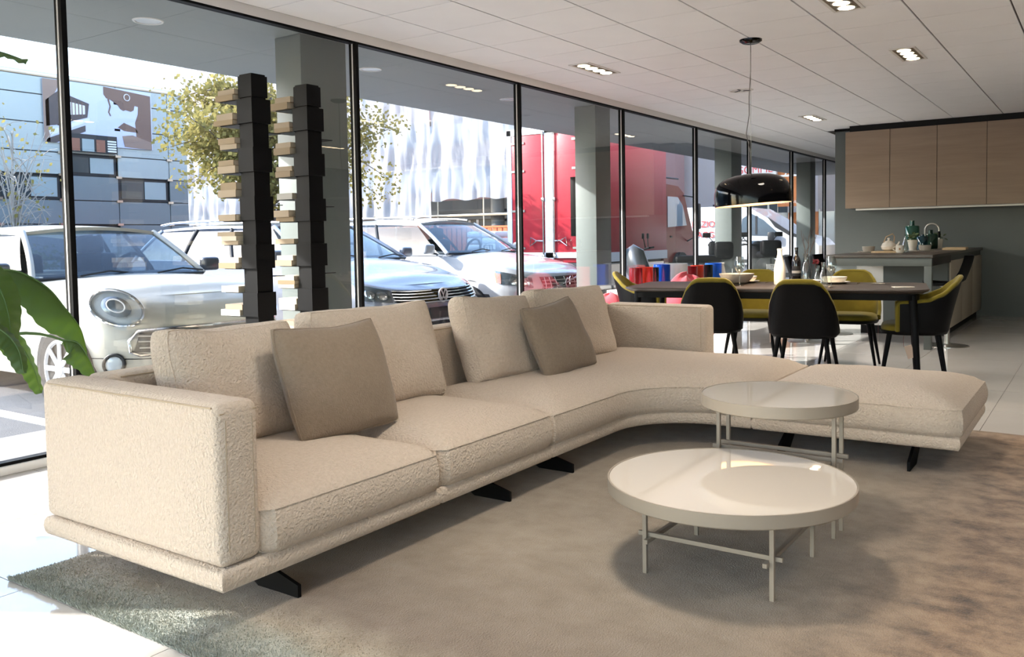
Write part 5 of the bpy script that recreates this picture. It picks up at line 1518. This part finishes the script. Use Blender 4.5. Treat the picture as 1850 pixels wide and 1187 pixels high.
B().prism([(TX1 + 1.40, 2.18), (TX1 + 1.83, 1.42), (TX1 + 1.86, 1.42), (TX1 + 1.43, 2.20)], 'y', TY0 + 0.25, TY1 - 0.25).obj('windscreen', MATS['cab_glass'], tk, smooth=0)
B().b2((TX1 + 1.55, TY0 - 0.18, 1.35), (TX1 + 1.70, TY0 - 0.06, 2.0), 0.03).obj('mirror', m_dark, tk)
B().tube([(TX1 + 1.3, TY0 + 0.14, 2.2), (TX1 + 1.6, TY0 - 0.1, 2.15), (TX1 + 1.65, TY0 - 0.12, 1.9), (TX1 + 1.65, TY0 - 0.12, 1.2), (TX1 + 1.55, TY0 + 0.14, 1.05)], 0.018, 8).obj('mirror_arm', m_dark, tk)
B().b2((TX1 + 0.5, TY0 + 0.125, 1.15), (TX1 + 0.6, TY0 + 0.14, 1.19)).obj('door_handle', m_dark, tk)
B().tube([(TX1 + 0.2, TY0 + 0.14, 2.6), (TX1 + 1.0, TY0 + 0.14, 2.6)], 0.02, 6).obj('roof_bar', m_dark, tk)

# ------------------------------------------------------------------ white van crossing behind
VX = 25.0
vn = empty('white_van', (VX + 1, 9.2, ZG), label='white delivery van with red lettering beyond the scooters', cat='van')
vp = [(11.9, 0.28), (11.95, 1.2), (11.9, 1.95), (11.7, 2.05), (9.3, 2.05), (8.75, 1.98), (8.3, 1.72), (7.55, 1.22), (6.95, 1.05), (6.75, 0.85), (6.75, 0.32)]
B().prism(vp, 'x', VX, VX + 1.9).obj('body', m_whitec, vn, smooth=20)
B().prism([(9.02, 1.18), (8.98, 1.66), (8.72, 1.82), (8.35, 1.62), (7.95, 1.26), (8.02, 1.14)], 'x', VX - 0.012, VX).obj('door_window', M('van_glass', '56636d', 0.05, coat=0.6), vn, smooth=0)
B().prism([(8.58, 1.2), (8.58, 1.74), (8.52, 1.74), (8.52, 1.2)], 'x', VX - 0.018, VX - 0.01).obj('window_post', m_dark, vn, smooth=0)
B().prism([(8.22, 1.70), (7.55, 1.24), (7.1, 1.08), (7.15, 1.02), (7.6, 1.16), (8.0, 1.4)], 'x', VX - 0.006, VX + 0.05).obj('windscreen_edge', m_dark, vn, smooth=0)
B().b2((VX - 0.2, 8.0, 1.02), (VX - 0.02, 8.16, 1.26), 0.03).obj('mirror', m_dark, vn)
B().b2((VX - 0.012, 8.75, 1.0), (VX, 9.0, 1.03)).obj('door_handle', m_dark, vn)
B().b2((VX - 0.01, 6.8, 0.36), (VX, 11.9, 0.46)).obj('side_strip', m_dark, vn)
for y in (7.65, 11.0):
    B().cyl((VX - 0.01, y, 0.27), (VX + 0.25, y, 0.27), 0.33, n=30).obj('tyre', m_tyre, vn)
    B().cyl((VX - 0.02, y, 0.27), (VX - 0.01, y, 0.27), 0.2, n=24).obj('rim', m_steel, vn)
m_redtext = M('red_lettering', 'd23a3a', 0.5)
t1 = text_obj('lettering', 'INSTALLAZIONI', 0.26, m_redtext, vn, (-1.02, 1.28, 1.58), (pi / 2, 0, -pi / 2), 0.004)
t2 = text_obj('lettering', 'MONTAGGI', 0.26, m_redtext, vn, (-1.02, 1.28, 1.26), (pi / 2, 0, -pi / 2), 0.004)

# ------------------------------------------------------------------ scooters on the pavement edge
def scooter(x, y, rz, label, bodymat, plate=False):
    e = empty('scooter', (x, y, ZG), rz, label=label, cat='scooter', group='parked scooters')
    for q in (-0.62, 0.62):
        o = L().lathe([(0.14, -0.05), (0.24, -0.05), (0.26, 0), (0.24, 0.05), (0.14, 0.05)], n=28).obj('tyre', m_tyre, e, (0, q, 0.26)); o.rotation_euler = (0, pi / 2, 0)
        L().cyl((-0.03, 0, 0), (0.03, 0, 0), 0.14, n=20).obj('rim', m_steel, o).rotation_euler = (0, pi / 2, 0)
    b = L(); rows = []
    for i, (yy, zz, w, h) in enumerate(((-0.95, 0.66, 0.06, 0.05), (-0.8, 0.64, 0.17, 0.16), (-0.5, 0.6, 0.21, 0.24), (-0.15, 0.55, 0.20, 0.25), (0.1, 0.42, 0.17, 0.16), (0.3, 0.42, 0.17, 0.18), (0.45, 0.66, 0.24, 0.36), (0.62, 0.78, 0.20, 0.34), (0.74, 0.84, 0.08, 0.2))):
        rows.append([(w * cos(k * pi / 10), yy, zz + h * sin(k * pi / 10)) for k in range(20)])
    vs = b.grid(rows, closed_v=True); b.cap(vs[0]); b.cap(vs[-1]); b.obj('body', bodymat, e, smooth=60)
    L().box((0, -0.45, 0.86), (0.30, 0.75, 0.12), 0.05, 3).obj('seat', m_satin, e)
    L().box((0, -0.85, 1.0), (0.36, 0.30, 0.28), 0.06, 3).obj('top_case', m_satin, e)
    L().tube([(-0.34, 0.32, 1.06), (-0.15, 0.42, 1.04), (0.15, 0.42, 1.04), (0.34, 0.32, 1.06)], 0.016, 8).obj('handlebar', m_satin, e)
    for sx in (-1, 1):
        L().tube([(sx * 0.2, 0.4, 1.05), (sx * 0.34, 0.42, 1.22)], 0.008, 6).obj('mirror_stalk', m_satin, e)
        L().box((sx * 0.38, 0.42, 1.25), (0.15, 0.03, 0.09), 0.012).obj('mirror', m_satin, e)
    L().box((0, -0.98, 0.62), (0.2, 0.012, 0.16)).obj('number_plate', m_white, e)
    if plate: text_obj('plate_text', 'TI\n56297', 0.07, m_satin, e, (0, -0.988, 0.62), (pi / 2, 0, 0), 0.001)
    L().box((0, 0.82, 0.92), (0.22, 0.03, 0.40), 0.01).obj('windshield', m_carglass, e)
    L().tube([(0.05, -0.05, 0.3), (0.18, -0.2, 0.0)], 0.012, 6).obj('stand', m_steel, e)
scooter(16.6, 5.55, RAD(-62), 'black scooter with a number plate right of the lamp shade column', m_satin, True)
scooter(15.6, 5.95, RAD(-75), 'black scooter partly hidden behind the grey column', m_satin)
scooter(13.2, 5.95, RAD(20), 'grey scooter just left of the column under the pendant lamp', M('grey_scooter', '5a5d60', 0.3, 0.4))

# ------------------------------------------------------------------ blue glass building across the street
GY = 22.0
m_pgl = M('frosted_blue_panel', 'afb6b5', 0.28, var=(0.4, 'a3abab', 0.3), spec=0.5)
m_pgd = M('frosted_slate_panel', '7c868a', 0.28, var=(0.4, '727c81', 0.3), spec=0.5)
m_bwin = M('office_window', '39434a', 0.08, spec=0.6)
gb = empty('glass_building', (10, GY, ZG), label='low blue office building clad in frosted glass panels', cat='building')
B().b2((-12, GY + 0.25, ZG), (15.35, GY + 9, 5.35)).obj('core', M('building_core', '4a5158', 0.7), gb)
B().b2((-12, GY + 0.02, 5.40), (15.4, GY + 9, 5.52), 0.01).obj('roof_edge', m_steel, gb)
zr_ = [5.40, 4.955, 4.255, 3.55, 2.99, 2.35, 1.73, 0.9, 0.0]
xc = [15.38, 14.78, 13.25, 11.72, 10.19, 8.66, 7.13, 5.60, 4.07, 2.54]
def is_win(i, j): return (i, j) in ((3, 2), (4, 3), (2, 3 + 1), (4, 4), (6, 3), (7, 1), (7, 2), (7, 3), (7, 4), (7, 5))
for i, (za, zb_) in enumerate(zip(zr_, zr_[1:])):
    for j, (xa, xb_) in enumerate(zip(xc, xc[1:])):
        if (i, j) in ((3, 2), (4, 3), (4, 4), (6, 2), (4, 1), (7, 1), (7, 2), (7, 3)):
            f = B().b2((xb_ + 0.02, GY + 0.05, zb_ + 0.02), (xa - 0.02, GY + 0.09, za - 0.02)).obj('window_frame', m_dark, gb)
            L().b2((xb_ + 0.10, GY + 0.035, zb_ + 0.08), ((xa + xb_) / 2 - 0.02, GY + 0.05, za - 0.08)).obj('pane', m_bwin, f)
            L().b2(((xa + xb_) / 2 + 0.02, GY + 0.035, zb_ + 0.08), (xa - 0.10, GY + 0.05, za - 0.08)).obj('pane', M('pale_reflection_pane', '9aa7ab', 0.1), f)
        else:
            B().b2((xb_ + 0.012, GY, zb_ + 0.014), (xa - 0.012, GY + 0.03, za - 0.014)).obj('panel', m_pgd if i >= 4 else m_pgl, gb)
        B().box((xb_, GY - 0.02, zb_), (0.16, 0.05, 0.06)).obj('clamp', m_steel, gb)
for z in zr_[1:7]: B().b2((-2, GY + 0.02, z - 0.012), (15.38, GY + 0.06, z + 0.012)).obj('joint_bar', m_dark, gb)
# printed photograph on the facade: flat shapes on one sheet
ps = empty('facade_poster', (12.75, GY - 0.05, 3.79), label='big printed picture of a brown profile and a veranda house on the glass facade', cat='poster')
m_pr = {k: M('print_' + k, c, 0.5) for k, c in dict(sky='c3c7e2', brown='6f5348', dark='4a3f40', light='d9d6dd', mid='8d7468').items()}
PX0, PX1, PZ0, PZ1 = 11.31, 14.27, 3.79, 5.36
B().b2((PX0, GY - 0.045, PZ0), (PX1, GY - 0.035, PZ1)).obj('sheet', m_pr['sky'], ps)
def flat(name, pts, mat, d=0.05):
    B().prism([(lerp(PX0, PX1, u), lerp(PZ1, PZ0, v)) for u, v in pts], 'y', GY - d, GY - d + 0.004).obj(name, mat, ps, smooth=0)
flat('print_wall', [(0, 0), (0.16, 0), (0.10, 0.22), (0.05, 0.30), (0.05, 1), (0, 1)], m_pr['mid'])
flat('print_house', [(0.02, 0.34), (0.13, 0.17), (0.40, 0.32), (0.38, 0.55), (0.10, 0.72), (0.02, 0.75)], m_pr['dark'])
flat('print_veranda', [(0.13, 0.30), (0.36, 0.36), (0.36, 0.50), (0.13, 0.56)], m_pr['light'], 0.055)
for k in range(7): flat('print_baluster', [(0.15 + 0.03 * k, 0.31), (0.158 + 0.03 * k, 0.31), (0.158 + 0.03 * k, 0.54), (0.15 + 0.03 * k, 0.54)], m_pr['brown'], 0.06)
flat('print_ledge', [(0.04, 0.82), (0.40, 0.55), (0.40, 0.60), (0.05, 0.90)], m_pr['light'], 0.055)
flat('print_ground', [(0.02, 0.95), (0.36, 0.68), (0.36, 0.78), (0.10, 1.0), (0.02, 1.0)], m_pr['dark'])
flat('print_profile', [(0.535, 0.0), (0.99, 0.06), (0.99, 0.98), (0.90, 0.95), (0.84, 0.80), (0.83, 0.55), (0.86, 0.40), (0.865, 0.27), (0.83, 0.26), (0.82, 0.34), (0.79, 0.37), (0.74, 0.35), (0.72, 0.37), (0.69, 0.345), (0.66, 0.27), (0.60, 0.21), (0.56, 0.19), (0.535, 0.13)], m_pr['brown'])
flat('print_hand', [(0.66, 0.66), (0.72, 0.57), (0.83, 0.64), (0.86, 0.72), (0.72, 0.71)], m_pr['brown'])
flat('print_arm', [(0.70, 0.80), (0.80, 0.77), (0.99, 0.87), (0.99, 1.0), (0.72, 0.98)], m_pr['mid'], 0.055)
flat('print_curl', [(0.57, 0.20), (0.585, 0.20), (0.60, 0.32), (0.585, 0.42), (0.60, 0.48), (0.59, 0.48), (0.572, 0.42), (0.588, 0.32)], m_pr['brown'], 0.055)
rn = [(0.755 + 0.028 * cos(k * pi / 12), 0.135 + 0.055 * sin(k * pi / 12)) for k in range(24)]
B().tube([(lerp(PX0, PX1, u), GY - 0.06, lerp(PZ1, PZ0, v)) for u, v in rn], 0.012, 6, closed=True).obj('print_earring', m_pr['light'], ps)

f = B().b2((11.78, GY - 0.09, 3.60), (13.20, GY - 0.062, 4.06)).obj('window_frame', m_dark, gb)
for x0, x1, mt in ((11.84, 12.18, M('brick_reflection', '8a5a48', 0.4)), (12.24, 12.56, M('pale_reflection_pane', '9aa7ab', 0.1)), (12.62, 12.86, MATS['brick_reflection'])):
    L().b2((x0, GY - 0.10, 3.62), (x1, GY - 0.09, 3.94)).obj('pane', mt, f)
for k in range(5): L().b2((12.93, GY - 0.10, 3.64 + 0.065 * k), (13.17, GY - 0.09, 3.68 + 0.065 * k)).obj('louvre', m_white, f)

# ------------------------------------------------------------------ building wrapped in scaffold sheeting
WX = 28.0
sb = empty('wrapped_building', (WX + 3, 30, ZG), label='building behind scaffolding wrapped in white sheeting', cat='building')
m_bl = M('pale_pink_facade', 'b08d88', 0.8); m_bl2 = M('pale_blue_facade', '8fa3c0', 0.7)
B().b2((WX + 2.0, 16, ZG), (WX + 9, 60, 11)).obj('wall', m_bl, sb)
for k in range(4):
    B().b2((WX + 1.95, 16, 3.3 + k * 2.1), (WX + 2.0, 60, 4.3 + k * 2.1)).obj('window_band', m_bl2, sb)
m_sheet = sheer('scaffold_sheet', 'c2c6ce', 0.78)
def sheet(y0, y1, zb_, zt_, seed):
    ny, nz = int((y1 - y0) * 12), 26
    b = L()
    rows = []
    for i in range(ny + 1):
        y = lerp(y0, y1, i / ny)
        row = []
        for k in range(nz + 1):
            z = lerp(zb_, zt_, k / nz)
            pl = abs((y * 0.78) % 1.0 - 0.5) * 2
            t = k / nz
            tri = 0.10 * MN.noise(Vector((y * 3.2 + seed + z * 0.6, z * 0.35, 1))) * (1 + 0.6 * sin(z * 3))
            row.append((WX + 0.12 * pl ** 3 + tri + 0.07 * MN.noise(Vector((y * 6, z * 1.2, seed))) + 0.05 * MN.noise(Vector((y * 13 + z, z * 0.8, seed + 3))), y, z + (0.05 * sin(y * 4) if k == 0 else 0)))
        rows.append(row)
    b.grid(rows)
    o = link('sheet', b.mesh('sheet', m_sheet, 80), sb); o.matrix_parent_inverse = Matrix.Translation(-sb.location)
sheet(23.46, 48, 2.10, 10.5, 0)
sheet(15.5, 23.46, 2.82, 10.5, 5)
for y in [16.2 + 2.4 * k for k in range(13)]:
    B().cyl((WX + 0.35, y, ZG), (WX + 0.35, y, 10.5), 0.03, n=8).obj('scaffold_pole', m_steel, sb)
for z in (2.2, 4.2, 6.2, 8.2):
    B().cyl((WX + 0.35, 15.6, z), (WX + 0.35, 48, z), 0.03, n=8).obj('scaffold_rail', m_steel, sb)
    B().b2((WX + 0.3, 15.6, z - 0.06), (WX + 1.3, 48, z)).obj('scaffold_deck', M('scaffold_board', '8a7d6a', 0.8), sb)
# open dark ground floor
m_garage = M('garage_concrete', '6e6f6d', 0.85, var=(1, '5e5f5e', 0.3))
B().b2((WX + 1.9, 16, ZG), (WX + 1.97, 48, 2.9)).obj('garage_wall', m_garage, sb)
B().cyl((WX + 0.9, 20.7, ZG), (WX + 0.9, 20.7, 2.9), 0.28, n=24).obj('garage_column', m_garage, sb)
for z in (2.3, 1.9): B().b2((WX + 1.0, 17, z), (WX + 1.15, 24, z + 0.12)).obj('duct', m_dark, sb)
B().b2((WX + 1.8, 24.5, ZG), (WX + 1.89, 30, 2.0)).obj('brick_panel', M('terracotta', 'b0705c', 0.8), sb)
# site barriers and pallets
m_orange = M('site_orange', 'd4683a', 0.6)
for k, (y, nm) in enumerate(((17.2, 'left'), (15.9, 'middle'))):
    e = empty('site_barrier', (21.6 + 0.4 * k, y, ZG), label='orange ribbed site barrier, the %s one by the pallets' % nm, cat='barrier', group='orange site barriers')
    for q in range(9): L().b2((-0.02, -0.9 + 0.2 * q, 0.15), (0.02, -0.75 + 0.2 * q, 1.6)).obj('slat', m_orange, e)
    for q in (-0.97, 0.95): L().b2((-0.03, q, 0), (0.03, q + 0.05, 1.85)).obj('post', m_steel, e)
    L().b2((-0.035, -0.95, 1.6), (0.035, 0.97, 1.66)).obj('rail', m_orange, e)
e = empty('bag_pallet', (20.6, 15.05, ZG), label='pallet stacked with white bags behind the truck', cat='pallet')
for i in range(3): L().b2((-0.5 + 0.45 * i, -0.5, 0.0), (-0.4 + 0.45 * i, 0.5, 0.106)).obj('bearer', M('pallet_wood', '9a7f5f', 0.8), e)
for i in range(5): L().box((0, -0.4 + 0.2 * i, 0.12), (1.0, 0.14, 0.03)).obj('plank', M('pallet_wood', '9a7f5f', 0.8), e)
for z in range(7):
    for yy in (-0.27, 0.27): L().box((0, yy, 0.24 + 0.19 * z), (0.9, 0.52, 0.18), 0.06, 3).obj('bag', M('white_bag', 'd9d9dc', 0.6), e)
L().box((-0.47, -0.30, 1.0), (0.01, 0.46, 0.22)).obj('sign', m_white, e)
text_obj('lettering', 'GTL', 0.22, m_dark, e, (-0.48, -0.30, 1.0), (pi / 2, 0, -pi / 2), 0.003)

# ------------------------------------------------------------------ far end of the street: tyre dealer's sign, site banners, buildings
fb = empty('tyre_shop', (40, 12, ZG), label='pale building carrying the LUGANO GOMME sign', cat='building')
B().b2((38, 10.3, ZG), (44, 18, 7)).obj('wall', M('shop_wall', 'c9c3c0', 0.8), fb)
B().b2((37.9, 11.6, 0.2), (38.0, 15, 2.6)).obj('shop_window', m_bwin, fb)
sg = empty('shop_sign', (33, 11.3, 3.4), label='white LUGANO GOMME sign board with red letters', cat='sign')
B().b2((33.0, 10.52, 3.35), (33.1, 12.2, 4.75), 0.01).obj('board', m_white, sg)
for y in (10.8, 11.9): B().b2((33.03, y, ZG), (33.09, y + 0.06, 3.35)).obj('post', m_steel, sg)
text_obj('lettering', 'LUGANO', 0.42, m_redtext, sg, (-0.01, 0.06, 0.72), (pi / 2, 0, -pi / 2), 0.004)
text_obj('lettering', 'GOMME', 0.40, m_redtext, sg, (-0.01, 0.06, 0.30), (pi / 2, 0, -pi / 2), 0.004)
m_ban = M('banner_orange', 'b8703c', 0.7)
for k, y in enumerate((9.70, 10.28)):
    e = empty('site_banner', (33.2, y, 0), label='tall orange site banner with white letters, %s one' % ('right' if k == 0 else 'left'), cat='banner', group='orange site banners')
    L().b2((0, -0.24, 2.25), (0.02, 0.24, 5.0)).obj('cloth', m_ban, e)
    text_obj('lettering', 'hrs', 0.8, m_white, e, (-0.01, 0.0, 3.85), (pi / 2, -pi / 2, -pi / 2), 0.002).scale = (1, -1, 1)
    text_obj('lettering', 'hrs.ch', 0.17, m_white, e, (-0.01, 0.0, 2.42), (pi / 2, 0, -pi / 2), 0.002).scale = (-1, 1, 1)
    for q in (-0.25, 0.25): L().cyl((0.04, q, ZG), (0.04, q, 5.1), 0.02, n=8).obj('pole', m_steel, e)
e = empty('site_fence', (34, 9, ZG), label='orange and grey site fence behind the van', cat='fence')
for k in range(15): L().b2((0.03, -4.06 + 0.6 * k, 0.0), (0.08, -4.01 + 0.6 * k, 2.2)).obj('post', m_steel, e)
for k in range(14): L().b2((0, -4 + 0.6 * k, 0.2), (0.03, -3.45 + 0.6 * k, 2.1)).obj('panel', m_ban if k % 3 else m_steel, e)
e = empty('far_building', (46, 4, ZG), label='pale scaffolded building at the far end of the street', cat='building')
L().b2((0, -6, 0), (8, 5.5, 10)).obj('wall', M('far_wall', 'c6cbd8', 0.8, var=(0.8, 'aab3c6', 0.3)), e)
for k in range(8): L().cyl((-0.4, -5.5 + 1.5 * k, 0), (-0.4, -5.5 + 1.5 * k, 10), 0.06, n=6).obj('scaffold_pole', m_steel, e)
for z in (2, 4, 6, 8): L().cyl((-0.4, -6, z), (-0.4, 5.5, z), 0.06, n=6).obj('scaffold_rail', m_steel, e)

# ------------------------------------------------------------------ trees
def leafy_tree(name, label, x, y, trunk_r, h0, crown, nleaf, lmat, seed, size=0.09, bare=False):
    rg = random.Random(seed)
    e = empty(name, (x, y, ZG), label=label, cat='tree')
    m_bark = M('bark' if trunk_r > 0.06 else 'pale_bark', '5d5248' if trunk_r > 0.06 else 'a39c93', 0.9, bump=(14, 0.02))
    cx, cy, cz, rx, ry, rz = crown
    L().tube([(0, 0, 0), (0.05, 0.02, h0 * 0.5), (0, 0, h0), (0.05 * cx, 0.05, cz), (cx * 0.3, cy, cz + rz * 0.7)], [trunk_r, trunk_r * 0.9, trunk_r * 0.75, trunk_r * 0.45, 0.012], 10).obj('trunk', m_bark, e)
    br = L(); tips = []
    for k in range(34):
        a = rg.uniform(0, 2 * pi); t = rg.random()
        s = Vector((0, 0, lerp(h0 * 0.8, cz + rz * 0.4, t)))
        d = Vector((cx + rx * cos(a) * rg.uniform(0.5, 1), cy + ry * sin(a) * rg.uniform(0.5, 1), cz + rz * rg.uniform(-0.9, 0.9)))
        m1 = lerp(s, d, 0.5) + Vector((0, 0, 0.2 * rz))
        pts = bez(s, lerp(s, m1, 0.6), m1, d, 6)
        br.tube(pts, [max(0.006, trunk_r * 0.32 * (1 - i / 7)) for i in range(7)], 5)
        tips += pts[2:]
        for q in range(2):
            o = pts[rg.randint(2, 5)]; d2 = o + Vector((rg.gauss(0, .3), rg.gauss(0, .3), rg.gauss(0.1, .25)))
            br.tube([o, lerp(o, d2, .5) + Vector((0, 0, .04)), d2], [min(0.014, trunk_r * 0.14), min(0.009, trunk_r * .1), 0.003], 4); tips += [d2, lerp(o, d2, .5)]
    br.obj('branches', m_bark, e)
    v, f = [], []
    for k in range(nleaf):
        c = rg.choice(tips) + Vector((rg.gauss(0, .22), rg.gauss(0, .22), rg.gauss(0, .17)))
        n = Vector((rg.gauss(0, 1), rg.gauss(0, 1), rg.gauss(0.3, 1))).normalized()
        a = n.orthogonal().normalized() * size * rg.uniform(.6, 1.2); b_ = n.cross(a) * 0.7
        i0 = len(v); v.extend((c - a, c + b_, c + a, c - b_)); f.append((i0, i0 + 1, i0 + 2, i0 + 3))
    me = bpy.data.meshes.new('foliage'); me.from_pydata([tuple(q) for q in v], [], f); me.materials.append(lmat)
    tag(link('foliage', me, e), kind='stuff')
m_gold = sheer('autumn_leaf', '8d8450', 1.0)
m_gleaf = sheer('green_leaf', '6f7f3c', 1.0)
leafy_tree('autumn_tree', 'autumn tree with thinning yellow green leaves behind the book towers', 13.35, 16.0, 0.13, 2.2, (0.55, 0.0, 3.95, 3.3, 2.2, 1.8), 20000, m_gold, 5, 0.06)
leafy_tree('bare_tree', 'small nearly bare tree in front of the blue glass building', 8.15, 17.0, 0.05, 1.4, (0.1, 0.0, 2.5, 0.75, 0.6, 1.3), 160, m_gold, 9, 0.05)
for k, x in enumerate((6.2, 7.6, 9.0, 10.4)):
    b = random.Random(k); v = []; f = []
    for q in range(900):
        c = Vector((max(-.65, min(.65, b.gauss(0, .3))), b.gauss(0, .25), abs(b.gauss(0.5, .3)))); n = Vector((b.gauss(0, 1), b.gauss(0, 1), b.gauss(0, 1))).normalized()
        a = n.orthogonal().normalized() * 0.06; w = n.cross(a) * .7
        i0 = len(v); v.extend(tuple(t) for t in (c - a, c + w, c + a, c - w)); f.append((i0, i0 + 1, i0 + 2, i0 + 3))
    me = bpy.data.meshes.new('hedge_shrub'); me.from_pydata(v, [], f); me.materials.append(m_gleaf)
    tag(link('hedge_shrub', me, None, (x, 20.9, ZG)), ('leftmost', 'second', 'third', 'rightmost')[k] + ' low green shrub at the foot of the blue glass building', 'shrub', 'shrubs by the glass building')
